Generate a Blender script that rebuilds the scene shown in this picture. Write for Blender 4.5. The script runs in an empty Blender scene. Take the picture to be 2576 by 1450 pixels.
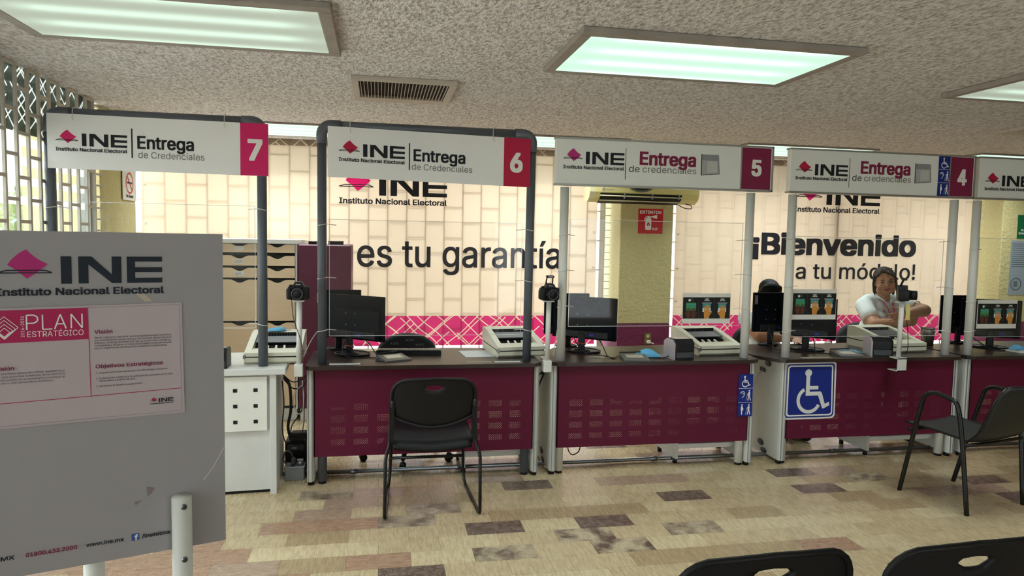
import bpy, bmesh, math, random
from mathutils import Vector, Matrix
import numpy as np

C = bpy.context.scene.collection
SC = bpy.context.scene
PI = math.pi
rnd = random.Random(7)

# ------------------------------------------------------------------ camera, sky, sun, exposure
EYE = 1.55
PITCH, YAW, ROLL, FPX = -0.0713223, 0.187762, 0.0186892, 1758.23
def camera():
    cy, sy, cp, sp = math.cos(YAW), math.sin(YAW), math.cos(PITCH), math.sin(PITCH)
    f = Vector((sy * cp, cy * cp, sp)); r0 = Vector((cy, -sy, 0)); u0 = r0.cross(f)
    right = math.cos(ROLL) * r0 + math.sin(ROLL) * u0
    up = -math.sin(ROLL) * r0 + math.cos(ROLL) * u0
    cd = bpy.data.cameras.new('camera'); cd.sensor_width = 36.0; cd.lens = FPX / 2576 * 36.0
    cd.clip_start = 0.05; cd.clip_end = 200
    o = bpy.data.objects.new('camera', cd); C.objects.link(o)
    m = Matrix((right, up, -f)).transposed().to_4x4(); m.translation = Vector((0, 0, EYE))
    o.matrix_world = m
    SC.camera = o
camera()

W = bpy.data.worlds.new('sky'); SC.world = W; W.use_nodes = True
_n = W.node_tree.nodes; _l = W.node_tree.links
_bg = _n['Background']
_bg.inputs['Color'].default_value = (0.88, 0.95, 1.0, 1); _bg.inputs['Strength'].default_value = 3.1
sd = bpy.data.lights.new('sun', 'SUN'); sd.energy = 3.1; sd.angle = math.radians(3.5); sd.color = (1.0, 0.93, 0.82)
so = bpy.data.objects.new('sun', sd); C.objects.link(so)
_sun_to = Vector((-0.16, -0.72, -0.72))          # light travels in through the back windows
so.rotation_euler = _sun_to.to_track_quat('-Z', 'Y').to_euler()
so.location = (2, 12, 8)
SC.view_settings.view_transform = 'Standard'; SC.view_settings.look = 'None'
SC.view_settings.gamma = 1.0; SC.view_settings.use_curve_mapping = False
SC.view_settings.exposure = 0.80

# ------------------------------------------------------------------ materials
def lin(h):
    h = h.lstrip('#'); v = [int(h[i:i + 2], 16) / 255 for i in (0, 2, 4)]
    return tuple(x / 12.92 if x <= 0.04045 else ((x + 0.055) / 1.055) ** 2.4 for x in v) + (1.0,)

class NT:
    """small helper to wire shader nodes"""
    def __init__(s, name):
        s.m = bpy.data.materials.new(name); s.m.use_nodes = True
        s.t = s.m.node_tree; s.t.nodes.clear()
        s.out = s.t.nodes.new('ShaderNodeOutputMaterial')
    def n(s, typ, ins=None, **kw):
        nd = s.t.nodes.new(typ)
        for k, v in kw.items(): setattr(nd, k, v)
        for k, v in (ins or {}).items():
            if isinstance(v, bpy.types.NodeSocket): s.t.links.new(v, nd.inputs[k])
            else: nd.inputs[k].default_value = v
        return nd
    def math(s, op, a, b=None, c=None):
        ins = {0: a}
        if b is not None: ins[1] = b
        if c is not None: ins[2] = c
        return s.n('ShaderNodeMath', ins, operation=op).outputs[0]
    def mix(s, fac, a, b):
        nd = s.n('ShaderNodeMix', {0: fac, 6: a, 7: b}, data_type='RGBA'); return nd.outputs[2]
    def pos(s):
        g = s.n('ShaderNodeNewGeometry'); return g.outputs['Position']
    def obj(s): return s.n('ShaderNodeTexCoord').outputs['Object']
    def xyz(s, v):
        q = s.n('ShaderNodeSeparateXYZ', {0: v}); return q.outputs[0], q.outputs[1], q.outputs[2]
    def noise(s, scale, detail=3, vec=None, rough=0.55):
        ins = {'Scale': scale, 'Detail': detail, 'Roughness': rough}
        if vec is not None: ins['Vector'] = vec
        return s.n('ShaderNodeTexNoise', ins).outputs['Fac']
    def ramp(s, fac, stops):
        r = s.n('ShaderNodeValToRGB', {0: fac}); e = r.color_ramp.elements
        while len(e) < len(stops): e.new(0.5)
        for i, (p, c) in enumerate(stops): e[i].position = p; e[i].color = c if len(c) == 4 else (*c, 1)
        return r.outputs[0]
    def bump(s, h, strength=0.3, dist=0.01):
        return s.n('ShaderNodeBump', {'Height': h, 'Strength': strength, 'Distance': dist}).outputs[0]
    def bsdf(s, color, rough=0.5, metal=0.0, spec=0.5, normal=None, **more):
        ins = {'Base Color': color, 'Roughness': rough, 'Metallic': metal, 'Specular IOR Level': spec}
        if normal is not None: ins['Normal'] = normal
        ins.update(more)
        return s.n('ShaderNodeBsdfPrincipled', ins).outputs[0]
    def done(s, shader):
        s.t.links.new(shader, s.out.inputs[0]); return s.m

MATS = {}
def pm(name, hexc, rough=0.5, metal=0.0, spec=0.5, var=0.06, vs=6.0, bump=0.0, bs=120.0, **more):
    """painted / plastic surface with a little procedural mottling"""
    if name in MATS: return MATS[name]
    t = NT(name); col = lin(hexc)
    f = t.noise(vs, 4, t.pos())
    dark = tuple(c * (1 - var * 2) for c in col[:3]) + (1,)
    lite = tuple(min(1, c * (1 + var)) for c in col[:3]) + (1,)
    c = t.mix(f, dark, lite)
    nrm = t.bump(t.noise(bs, 3, t.pos()), bump, 0.004) if bump else None
    MATS[name] = t.done(t.bsdf(c, rough, metal, spec, nrm, **more)); return MATS[name]

def ink(name, hexc, rough=0.6):
    if name in MATS: return MATS[name]
    t = NT(name); MATS[name] = t.done(t.bsdf(lin(hexc), rough, 0, 0.3)); return MATS[name]

def m_ceiling():
    t = NT('popcorn_plaster'); p = t.pos(); x, y, z = t.xyz(p)
    q = t.n('ShaderNodeCombineXYZ', {0: x, 1: t.math('MULTIPLY', y, 0.55), 2: z}).outputs[0]
    n1 = t.noise(66, 4, q, 0.6); n2 = t.noise(1.1, 3, p)
    c = t.mix(t.math('MULTIPLY', t.math('SUBTRACT', n1, 0.31), 3.6), lin('a39d98'), lin('fbf8f8'))  # shade of the plaster pits is put into the colour, following the bump
    c = t.mix(t.math('MULTIPLY', n2, 0.35), c, lin('d2c6bc'))
    return t.done(t.bsdf(c, 0.95, 0, 0.1, t.bump(n1, 1.0, 0.024)))

def m_tile(name, c0, c1, c2, stretch=(2.0, 14.0), spk=0.0, dark=None):
    t = NT(name); x, y, z = t.xyz(t.pos())
    v = t.n('ShaderNodeCombineXYZ', {0: t.math('MULTIPLY', x, stretch[1]), 1: t.math('MULTIPLY', y, stretch[0]), 2: 0.0}).outputs[0]
    f = t.noise(5.5, 8, v, 0.74)
    c = t.ramp(f, [(0.27, lin(c0)), (0.5, lin(c1)), (0.72, lin(c2))])
    if dark:
        g = t.noise(9, 4, t.pos(), 0.6)
        c = t.mix(t.ramp(g, [(0.42, (0, 0, 0)), (0.62, (1, 1, 1))]), c, lin(dark))
    if spk:
        s = t.noise(95, 2, t.pos(), 0.5)
        c = t.mix(t.ramp(s, [(0.66, (0, 0, 0)), (0.70, (spk, spk, spk))]), c, lin('d9c9ad'))
    r = t.math('ADD', t.math('MULTIPLY', f, 0.25), 0.15)
    return t.done(t.bsdf(c, r, 0, 0.4, t.bump(f, 0.06, 0.01)))

def m_stucco(name, hexc, hex2):
    t = NT(name); x, y, z = t.xyz(t.pos())
    n = t.noise(34, 5, t.pos(), 0.6)
    c = t.mix(n, lin(hexc), lin(hex2))
    return t.done(t.bsdf(c, 0.7, 0, 0.3, t.bump(n, 0.9, 0.012)))

def line_net(t, u, v, s=0.155, w=0.03, seed=0.0):
    """irregular net of overlapping diamonds: two families of bent diagonal lines, broken at random"""
    wob = t.n('ShaderNodeTexNoise', {'Vector': t.n('ShaderNodeCombineXYZ', {0: u, 1: v, 2: seed}).outputs[0], 'Scale': 3.5, 'Detail': 0.0}).outputs['Fac']
    wob = t.math('MULTIPLY', t.math('SUBTRACT', wob, 0.5), 0.3)
    fam = []
    for sg, off, k in ((1, 0.13, 1.0), (-1, 0.41, 1.0), (1, 0.77, 0.71), (-1, 0.05, 0.63)):
        a = t.math('ADD', t.math('DIVIDE', t.math('ADD', u, t.math('MULTIPLY', v, sg * 1.12)), s * k * 1.25), t.math('ADD', wob, off))
        b = t.math('DIVIDE', t.math('SUBTRACT', u, t.math('MULTIPLY', v, sg * 1.12)), s * 1.1)
        d = t.math('ABSOLUTE', t.math('SUBTRACT', t.math('FRACT', a), 0.5))
        hit = t.math('LESS_THAN', d, w / k)
        cell = t.n('ShaderNodeTexWhiteNoise', {'Vector': t.n('ShaderNodeCombineXYZ', {0: t.math('FLOOR', a), 1: t.math('FLOOR', b), 2: seed + off}).outputs[0]}, noise_dimensions='3D').outputs[0]
        keep = t.math('LESS_THAN', cell, 0.74)
        fam.append(t.math('MULTIPLY', hit, keep))
    r = fam[0]
    for q in fam[1:]: r = t.math('MAXIMUM', r, q)
    return r

def m_banner(kind, trans=0.24, weave_open=0.11):
    """translucent printed cloth, back-lit by the windows"""
    t = NT('banner_' + kind + '_%d' % round(weave_open * 100)); x, y, z = t.xyz(t.pos())
    if kind == 'cream': c = lin('f4dcc2')
    elif kind == 'pink': c = t.mix(line_net(t, x, z, 0.21, 0.026), lin('d62a72'), lin('f2d9bd'))
    else: c = t.mix(line_net(t, x, z, 0.19, 0.026, 3.0), lin('a08a76'), lin('f0dcc0'))
    weave = t.noise(420, 1, t.pos())
    c = t.mix(t.math('MULTIPLY', weave, 0.08), c, lin('b9a78c'))
    d = t.n('ShaderNodeBsdfDiffuse', {'Color': t.mix(0.47, c, (0, 0, 0, 1))}).outputs[0]
    tr = t.n('ShaderNodeBsdfTranslucent', {'Color': c}).outputs[0]
    s = t.n('ShaderNodeMixShader', {0: trans, 1: d, 2: tr}).outputs[0]
    op = t.n('ShaderNodeBsdfTransparent', {'Color': c}).outputs[0]           # open weave of the cloth
    return t.done(t.n('ShaderNodeMixShader', {0: weave_open, 1: s, 2: op}).outputs[0])

def m_glass(name, tint=(1, 1, 1, 1), haze=0.0, hazecol='ffffff', gloss=0.05, zebra=False, fres=0.5):
    t = NT(name)
    tr = t.n('ShaderNodeBsdfTransparent', {'Color': tint}).outputs[0]
    gl = t.n('ShaderNodeBsdfGlossy', {'Roughness': 0.03, 'Color': (1, 1, 1, 1)}).outputs[0]
    lw = t.n('ShaderNodeLayerWeight', {'Blend': 0.25}).outputs['Fresnel']
    g = t.n('ShaderNodeMixShader', {0: t.math('ADD', t.math('MULTIPLY', lw, fres), gloss), 1: tr, 2: gl}).outputs[0]
    if haze or zebra:
        df = t.n('ShaderNodeBsdfDiffuse', {'Color': lin(hazecol)}).outputs[0]
        dt = t.n('ShaderNodeBsdfTranslucent', {'Color': lin(hazecol)}).outputs[0]
        hz = t.n('ShaderNodeMixShader', {0: 0.5, 1: df, 2: dt}).outputs[0]
        fac = haze
        if zebra:
            x, y, z = t.xyz(t.pos())
            s = t.math('LESS_THAN', t.math('FRACT', t.math('DIVIDE', z, 0.105)), 0.42)
            fac = t.math('MULTIPLY', t.math('MULTIPLY', s, t.math('GREATER_THAN', z, 1.66)), 0.55)
        g = t.n('ShaderNodeMixShader', {0: fac, 1: g, 2: hz}).outputs[0]
    return t.done(g)

def m_filmband():
    t = NT('window_film'); x, y, z = t.xyz(t.pos())
    f = line_net(t, y, z, 0.17, 0.026, 5.0)
    dk = t.n('ShaderNodeMixShader', {0: 0.72, 1: t.n('ShaderNodeBsdfTransparent', {'Color': (0.55, 0.6, 0.55, 1)}).outputs[0],
             2: t.n('ShaderNodeBsdfDiffuse', {'Color': lin('63645a')}).outputs[0]}).outputs[0]
    wt = t.n('ShaderNodeMixShader', {0: 0.5, 1: t.n('ShaderNodeBsdfTransparent').outputs[0], 2: t.n('ShaderNodeBsdfTranslucent', {'Color': (0.95, 0.95, 0.9, 1)}).outputs[0]}).outputs[0]
    return t.done(t.n('ShaderNodeMixShader', {0: f, 1: dk, 2: wt}).outputs[0])

def m_diffuser(name, base, peak, s0, s1):
    """ribbed lamp cover lit by tubes running along x"""
    t = NT(name); p = t.obj(); x, y, z = t.xyz(p)
    w = t.math('ABSOLUTE', t.math('SINE', t.math('MULTIPLY', y, PI / 0.2)))      # three tubes over the depth
    w = t.math('POWER', w, 3.0)
    ends = t.math('SMOOTH_MIN', t.math('MULTIPLY', t.math('SUBTRACT', 0.59, t.math('ABSOLUTE', x)), 6.0), 1.0, 0.2)
    ends = t.math('MAXIMUM', ends, 0.25)
    k = t.math('MULTIPLY', w, ends)
    rib = t.math('ADD', t.math('MULTIPLY', t.math('SINE', t.math('MULTIPLY', x, 900.0)), 0.04), 1.0)
    st = t.math('MULTIPLY', t.math('ADD', t.math('MULTIPLY', k, s1 - s0), s0), rib)
    e = t.n('ShaderNodeEmission', {'Color': t.mix(k, lin(base), lin(peak)), 'Strength': st}).outputs[0]
    g = t.n('ShaderNodeBsdfDiffuse', {'Color': (0.3, 0.33, 0.3, 1)}).outputs[0]
    return t.done(t.n('ShaderNodeAddShader', {0: e, 1: g}).outputs[0])

def m_perf(name, hexc, x0, ncol, pitch, zrows):
    """maroon sheet steel with groups of punched holes; holes are see-through"""
    t = NT(name); x, y, z = t.xyz(t.pos())
    gx = t.math('SUBTRACT', x, x0); cell = t.math('DIVIDE', gx, pitch)
    inx = t.math('LESS_THAN', t.math('MULTIPLY', t.math('FRACT', cell), pitch), 0.088)
    rng = t.math('MULTIPLY', t.math('GREATER_THAN', cell, 0.0), t.math('LESS_THAN', cell, float(ncol)))
    gz = t.math('DIVIDE', t.math('SUBTRACT', zrows[0], z), 0.0735)
    inz = t.math('LESS_THAN', t.math('MULTIPLY', t.math('FRACT', gz), 0.0735), 0.040)
    rz = t.math('MULTIPLY', t.math('GREATER_THAN', gz, 0.0), t.math('LESS_THAN', gz, 4.0))
    u = t.math('SUBTRACT', t.math('FRACT', t.math('DIVIDE', t.math('ADD', x, z), 0.0125)), 0.5)
    v = t.math('SUBTRACT', t.math('FRACT', t.math('DIVIDE', t.math('SUBTRACT', x, z), 0.0125)), 0.5)
    r2 = t.math('ADD', t.math('MULTIPLY', u, u), t.math('MULTIPLY', v, v))
    hole = t.math('LESS_THAN', r2, 0.019)
    for q in (inx, rng, inz, rz): hole = t.math('MULTIPLY', hole, q)
    n = t.noise(5, 3, t.pos())
    c = t.mix(n, tuple(k * 0.85 for k in lin(hexc)[:3]) + (1,), lin(hexc))
    b = t.bsdf(c, 0.5, 0, 0.22, t.bump(t.noise(300, 2, t.pos()), 0.05, 0.002))
    return t.done(t.n('ShaderNodeMixShader', {0: hole, 1: b, 2: t.n('ShaderNodeBsdfTransparent').outputs[0]}).outputs[0])

def m_wood(name, c0, c1):
    t = NT(name); x, y, z = t.xyz(t.pos())
    v = t.n('ShaderNodeCombineXYZ', {0: t.math('MULTIPLY', x, 2.0), 1: y, 2: t.math('MULTIPLY', z, 9.0)}).outputs[0]
    f = t.noise(4.0, 6, v, 0.6)
    return t.done(t.bsdf(t.mix(f, lin(c0), lin(c1)), 0.45, 0, 0.4))

def m_top():
    t = NT('dark_laminate'); x, y, z = t.xyz(t.pos())
    v = t.n('ShaderNodeCombineXYZ', {0: t.math('MULTIPLY', x, 3.0), 1: t.math('MULTIPLY', y, 40.0), 2: z}).outputs[0]
    f = t.noise(3.0, 4, v)
    return t.done(t.bsdf(t.mix(f, lin('2a201d'), lin('3b2d27')), 0.33, 0, 0.35))
# ------------------------------------------------------------------ mesh building
_TXT = {}
def _font():
    # the sans serif that ships inside Blender itself; the built-in one if it is missing
    import os
    try: return bpy.data.fonts.load(os.path.join(bpy.utils.resource_path('LOCAL'), 'datafiles', 'fonts', 'Inter.woff2'))
    except Exception: return None
FONT = _font()
def text_geo(s, bold=0.0):
    k = (s, bold)
    if k not in _TXT:
        cu = bpy.data.curves.new('lettering', 'FONT'); cu.body = s; cu.size = 1.0
        if FONT: cu.font = FONT
        cu.resolution_u = 4
        o = bpy.data.objects.new('lettering', cu)
        me = bpy.data.meshes.new_from_object(o)
        vs = [(v.co.x, v.co.y, 0) for v in me.vertices]; fs = [tuple(p.vertices) for p in me.polygons]
        bpy.data.objects.remove(o); bpy.data.curves.remove(cu); bpy.data.meshes.remove(me)
        if s == '4':       # open four with a triangular counter, as three strokes
            vs = [(0.25, 0, 0), (0.32, 0, 0), (0.32, 0.509, 0), (0.25, 0.509, 0), (0.015, 0.112, 1), (0.40, 0.112, 1), (0.40, 0.172, 1), (0.015, 0.172, 1), (0.015, 0.135, 2), (0.085, 0.135, 2), (0.32, 0.509, 2), (0.235, 0.509, 2)]
            fs = [(0, 1, 2, 3), (4, 5, 6, 7), (8, 9, 10, 11)]
        if bold > 0:       # heavier weight: the outline thickened evenly all round
            base, bf = list(vs), list(fs)
            for i, (ox, oy) in enumerate(((1, 1), (-1, 1), (-1, -1), (1, -1), (1, 0), (-1, 0), (0, 1), (0, -1))):
                k0 = len(vs)
                vs += [(x + bold * ox, y + 0.7 * bold * oy, q + 3 + 3 * i) for x, y, q in base]; fs += [tuple(k0 + j for j in f) for f in bf]
        xs = [v[0] for v in vs] or [0, 1]
        _TXT[k] = (vs, fs, min(xs), max(xs))
    return _TXT[k]
CAP = 0.5087

class Fr:
    """a drawing plane: origin, right, up (normal towards the viewer)"""
    def __init__(s, o, u=(1, 0, 0), v=(0, 0, 1)):
        s.o = Vector(o); s.u = Vector(u).normalized(); s.v = Vector(v).normalized(); s.n = s.u.cross(s.v)
    def __call__(s, x, y, l=0.0): return s.o + s.u * x + s.v * y + s.n * l
XZ = Fr((0, 0, 0))                                    # normal -y : faces the hall

def rotz(p, a, c=(0, 0, 0)):
    x, y = p[0] - c[0], p[1] - c[1]; ca, sa = math.cos(a), math.sin(a)
    return Vector((c[0] + x * ca - y * sa, c[1] + x * sa + y * ca, p[2]))

class MB:
    def __init__(s): s.v = []; s.f = []; s.mi = []; s.sm = []; s.mats = []; s.xf = None; s.k = 0
    def mat(s, m):
        if m not in s.mats: s.mats.append(m)
        return s.mats.index(m)
    def add(s, vs, fs, m, smooth=False):
        b = len(s.v); i = s.mat(m)
        for p in vs:
            p = Vector(p); s.v.append(s.xf @ p if s.xf is not None else p)
        for f in fs: s.f.append(tuple(b + k for k in f)); s.mi.append(i); s.sm.append(smooth)
        return s
    def box(s, x0, x1, y0, y1, z0, z1, m, bev=0.0, seg=1, rot=0.0, c=None):
        bm = bmesh.new(); bmesh.ops.create_cube(bm, size=1.0)
        for v in bm.verts: v.co = Vector(((x0 + x1) / 2 + v.co.x * (x1 - x0), (y0 + y1) / 2 + v.co.y * (y1 - y0), (z0 + z1) / 2 + v.co.z * (z1 - z0)))
        if bev: bmesh.ops.bevel(bm, geom=list(bm.edges), offset=bev, segments=seg, profile=0.5, affect='EDGES')
        if rot:
            cc = c or ((x0 + x1) / 2, (y0 + y1) / 2, 0)
            for v in bm.verts: v.co = rotz(v.co, rot, cc)
        s.bm(bm, m, seg > 1); return s
    def bm(s, bm, m, smooth=False):
        bm.verts.index_update()
        s.add([v.co.copy() for v in bm.verts], [tuple(v.index for v in f.verts) for f in bm.faces], m, smooth); bm.free(); return s
    def tube(s, pts, r, m, n=10, cap=True, closed=False, flat=1.0):
        pts = [Vector(p) for p in pts]; N = len(pts)
        rs = r if isinstance(r, (list, tuple)) else [r] * N
        vs = []; fs = []; up = None
        for i, p in enumerate(pts):
            a = pts[i - 1] if (i > 0 or closed) else p; b = pts[(i + 1) % N] if (i < N - 1 or closed) else p
            d = (b - a)
            d = d.normalized() if d.length > 1e-9 else Vector((0, 0, 1))
            if up is None: up = Vector((0, 0, 1)) if abs(d.z) < 0.9 else Vector((0, 1, 0))
            e1 = (up - d * up.dot(d))
            if e1.length < 1e-5: e1 = d.orthogonal()
            e1.normalize(); e2 = d.cross(e1); up = e1
            for k in range(n):
                t = 2 * PI * k / n; vs.append(p + (e1 * math.cos(t) * flat + e2 * math.sin(t)) * rs[i])
        M = N if closed else N - 1
        for i in range(M):
            j = (i + 1) % N
            for k in range(n): fs.append((i * n + k, i * n + (k + 1) % n, j * n + (k + 1) % n, j * n + k))
        if cap and not closed: fs.append(tuple(range(n))[::-1]); fs.append(tuple((N - 1) * n + k for k in range(n)))
        return s.add(vs, fs, m, True)
    def cyl(s, p0, p1, r, m, n=20, r1=None): return s.tube([p0, p1], [r, r if r1 is None else r1], m, n)
    def ell(s, c, rx, ry, rz, m, n=16, k=10, R=None):
        vs = []; fs = []
        for i in range(k + 1):
            t = PI * i / k
            for j in range(n):
                a = 2 * PI * j / n
                p = Vector((rx * math.sin(t) * math.cos(a), ry * math.sin(t) * math.sin(a), rz * math.cos(t)))
                if R is not None: p = R @ p
                vs.append(Vector(c) + p)
        for i in range(k):
            for j in range(n): fs.append((i * n + j, (i + 1) * n + j, (i + 1) * n + (j + 1) % n, i * n + (j + 1) % n))
        return s.add(vs, fs, m, True)
    def cap(s, p0, p1, r0, r1, m, n=12):
        p0 = Vector(p0); p1 = Vector(p1); d = (p1 - p0); L = d.length; d = d.normalized()
        pts = []; rs = []
        for i in range(5): t = PI / 2 * i / 4; pts.append(p0 - d * r0 * math.cos(t)); rs.append(max(1e-4, r0 * math.sin(t)))
        for i in range(5): t = PI / 2 * i / 4; pts.append(p1 + d * r1 * math.sin(t)); rs.append(max(1e-4, r1 * math.cos(t)))
        return s.tube(pts, rs, m, n)
    def prism(s, pts, fr, d0, d1, m, smooth=False):
        """polygon in plane fr pulled from lift d0 to d1"""
        n = len(pts)
        vs = [fr(x, y, d0) for x, y in pts] + [fr(x, y, d1) for x, y in pts]
        fs = [tuple(range(n))[::-1], tuple(range(n, 2 * n))] + [(i, (i + 1) % n, n + (i + 1) % n, n + i) for i in range(n)]
        return s.add(vs, fs, m, smooth)
    def poly(s, fr, pts, m, l=0.0006):
        s.k += 1; l += s.k * 1e-5
        return s.add([fr(x, y, l) for x, y in pts], [tuple(range(len(pts)))], m)
    def rect(s, fr, x0, y0, x1, y1, m, l=0.0006): return s.poly(fr, [(x0, y0), (x1, y0), (x1, y1), (x0, y1)], m, l)
    def stroke(s, fr, pts, w, m, l=0.0008):
        for (ax, ay), (bx, by) in zip(pts, pts[1:]):
            dx, dy = bx - ax, by - ay; L = math.hypot(dx, dy) or 1; nx, ny = -dy / L * w / 2, dx / L * w / 2
            s.poly(fr, [(ax - nx, ay - ny), (bx - nx, by - ny), (bx + nx, by + ny), (ax + nx, ay + ny)], m, l)
        return s
    def disc(s, fr, cx, cy, r, m, l=0.0008, n=20, ry=None):
        return s.poly(fr, [(cx + r * math.cos(2 * PI * i / n), cy + (ry or r) * math.sin(2 * PI * i / n)) for i in range(n)], m, l)
    def arc(s, fr, cx, cy, r0, r1, a0, a1, m, l=0.0008, n=28):
        vs = []; fs = []; s.k += 1; l += s.k * 1e-5
        for i in range(n + 1):
            a = math.radians(a0 + (a1 - a0) * i / n)
            vs += [fr(cx + r0 * math.cos(a), cy + r0 * math.sin(a), l), fr(cx + r1 * math.cos(a), cy + r1 * math.sin(a), l)]
        for i in range(n): fs.append((2 * i, 2 * i + 1, 2 * i + 3, 2 * i + 2))
        return s.add(vs, fs, m)
    def text(s, fr, st, x, y, cap, m, w=None, bold=0.0, l=0.001, rot=0.0):
        vs, fs, a, b = text_geo(st, bold)
        sy = cap / CAP; sx = sy if w is None else w / max(1e-6, b - a)
        out = []; l += s.k * 1e-5; s.k += 1 + int(bold > 0) * 3
        cr, sr = math.cos(rot), math.sin(rot)
        for px, py, k in vs:
            qx, qy = (px - a) * sx, py * sy
            out.append(fr(x + qx * cr - qy * sr, y + qx * sr + qy * cr, l + k * 2.5e-5))
        return s.add(out, fs, m)
    def build(s, name, parent=None, loc=None, **props):
        me = bpy.data.meshes.new(name)
        L = Vector(loc) if loc is not None else Vector((0, 0, 0))
        me.from_pydata([tuple(v - L) for v in s.v], [], s.f)
        for m in s.mats: me.materials.append(m)
        me.polygons.foreach_set('material_index', s.mi); me.polygons.foreach_set('use_smooth', s.sm)
        me.update()
        o = bpy.data.objects.new(name, me); C.objects.link(o); o.location = L
        if parent is not None:
            o.parent = parent; o.matrix_parent_inverse = Matrix.Translation(parent.location).inverted() if True else Matrix()
        for k, v in props.items(): o[k] = v
        return o

def tag(o, label, cat, group=None, kind=None):
    o['label'] = label; o['category'] = cat
    if group: o['group'] = group
    if kind: o['kind'] = kind
    return o
def thing(name, label, cat, loc=(0, 0, 0), group=None):
    o = bpy.data.objects.new(name, None); C.objects.link(o); o.location = loc; o.empty_display_size = 0.05
    o.matrix_world = Matrix.Translation(Vector(loc))
    return tag(o, label, cat, group)
def struct(o, label=None):
    o['kind'] = 'structure'
    if label: o['label'] = label
    return o
def xf(loc, a=0.0): return Matrix.Translation(Vector(loc)) @ Matrix.Rotation(a, 4, 'Z')
def arcpts(c, r, a0, a1, n, plane='xz', y=0):
    out = []
    for i in range(n + 1):
        a = math.radians(a0 + (a1 - a0) * i / n)
        out.append((c[0] + r * math.cos(a), c[1] + r * math.sin(a)))
    return out
def rrect(x0, y0, x1, y1, r, n=4):
    p = []
    for cx, cy, a in ((x1 - r, y0 + r, -90), (x1 - r, y1 - r, 0), (x0 + r, y1 - r, 90), (x0 + r, y0 + r, 180)):
        p += arcpts((cx, cy), r, a, a + 90, n)
    return p
def spline(pts, n=6):
    P = [Vector(p) for p in pts]; P = [P[0] * 2 - P[1]] + P + [P[-1] * 2 - P[-2]]; out = []
    for i in range(1, len(P) - 2):
        for k in range(n):
            t = k / n; a, b, c, d = P[i - 1], P[i], P[i + 1], P[i + 2]
            out.append(0.5 * ((2 * b) + (c - a) * t + (2 * a - 5 * b + 4 * c - d) * t * t + (3 * b - a - 3 * c + d) * t ** 3))
    out.append(P[-2]); return out

# ------------------------------------------------------------------ shared materials
M = dict(
    white=pm('white_enamel', 'd9d8d2', 0.45), offwhite=pm('ivory_plastic', 'd6d3bd', 0.45), pole_white=pm('white_pvc', 'dddcd4', 0.4),
    pvc=pm('grey_pvc', '565b63', 0.42), black=pm('black_plastic', '111114', 0.45, 0, 0.35), blacksat=pm('black_textured_plastic', '101012', 0.5, 0, 0.3, bump=0.15, bs=500),
    blackmetal=pm('black_steel', '0c0d0e', 0.35, 0.0, 0.4), steel=pm('galvanised_steel', '8c8f92', 0.35, 0.8), grey=pm('grey_plastic', '8a8c8c', 0.5),
    dgrey=pm('dark_grey_plastic', '3a3c40', 0.45), maroon=pm('maroon_paint', '5a1634', 0.45), sidepanel=pm('light_grey_laminate', 'c9c8bf', 0.45),
    desk7=pm('pale_grey_laminate', 'cfcfca', 0.45), cable=pm('black_cable', '0d0d0f', 0.5), wcable=pm('grey_cable', 'a9a9a5', 0.5),
    paper=pm('paper', 'dedbd3', 0.7), blue=pm('blue_nonwoven', '5fb0dc', 0.8, bump=0.2, bs=200), screen=pm('monitor_black', '0e1016', 0.6, 0, 0.05),
    tie=pm('white_nylon', 'd8d6cf', 0.4), yellowed=pm('yellowed_plastic', 'd9cc86', 0.4), lattice=pm('white_painted_bar', 'b9b1a4', 0.5),
    alu=pm('aluminium_trim', '9b9a93', 0.4, 0.6), panelgrey=pm('sign_board_white', 'e9e8e6', 0.5, var=0.02), signbox=pm('sign_box_white', 'e2e3dd', 0.45, var=0.02),
)
INK = ink('black_ink', '14171f'); GREYINK = ink('grey_ink', '6d6c6a'); PINK = ink('magenta_ink', 'cf1f63'); PINK2 = ink('red_magenta_ink', 'b3173f'); MAG = ink('maroon_ink', '7d1f42')
WHITEINK = ink('white_ink', 'e6e3de'); PURP = ink('purple_magenta_ink', 'b02a72'); BLUEINK = ink('sign_blue', '14277a'); REDINK = ink('safety_red', 'c01e28'); GREENINK = ink('safety_green', '0d5a34')

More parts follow.
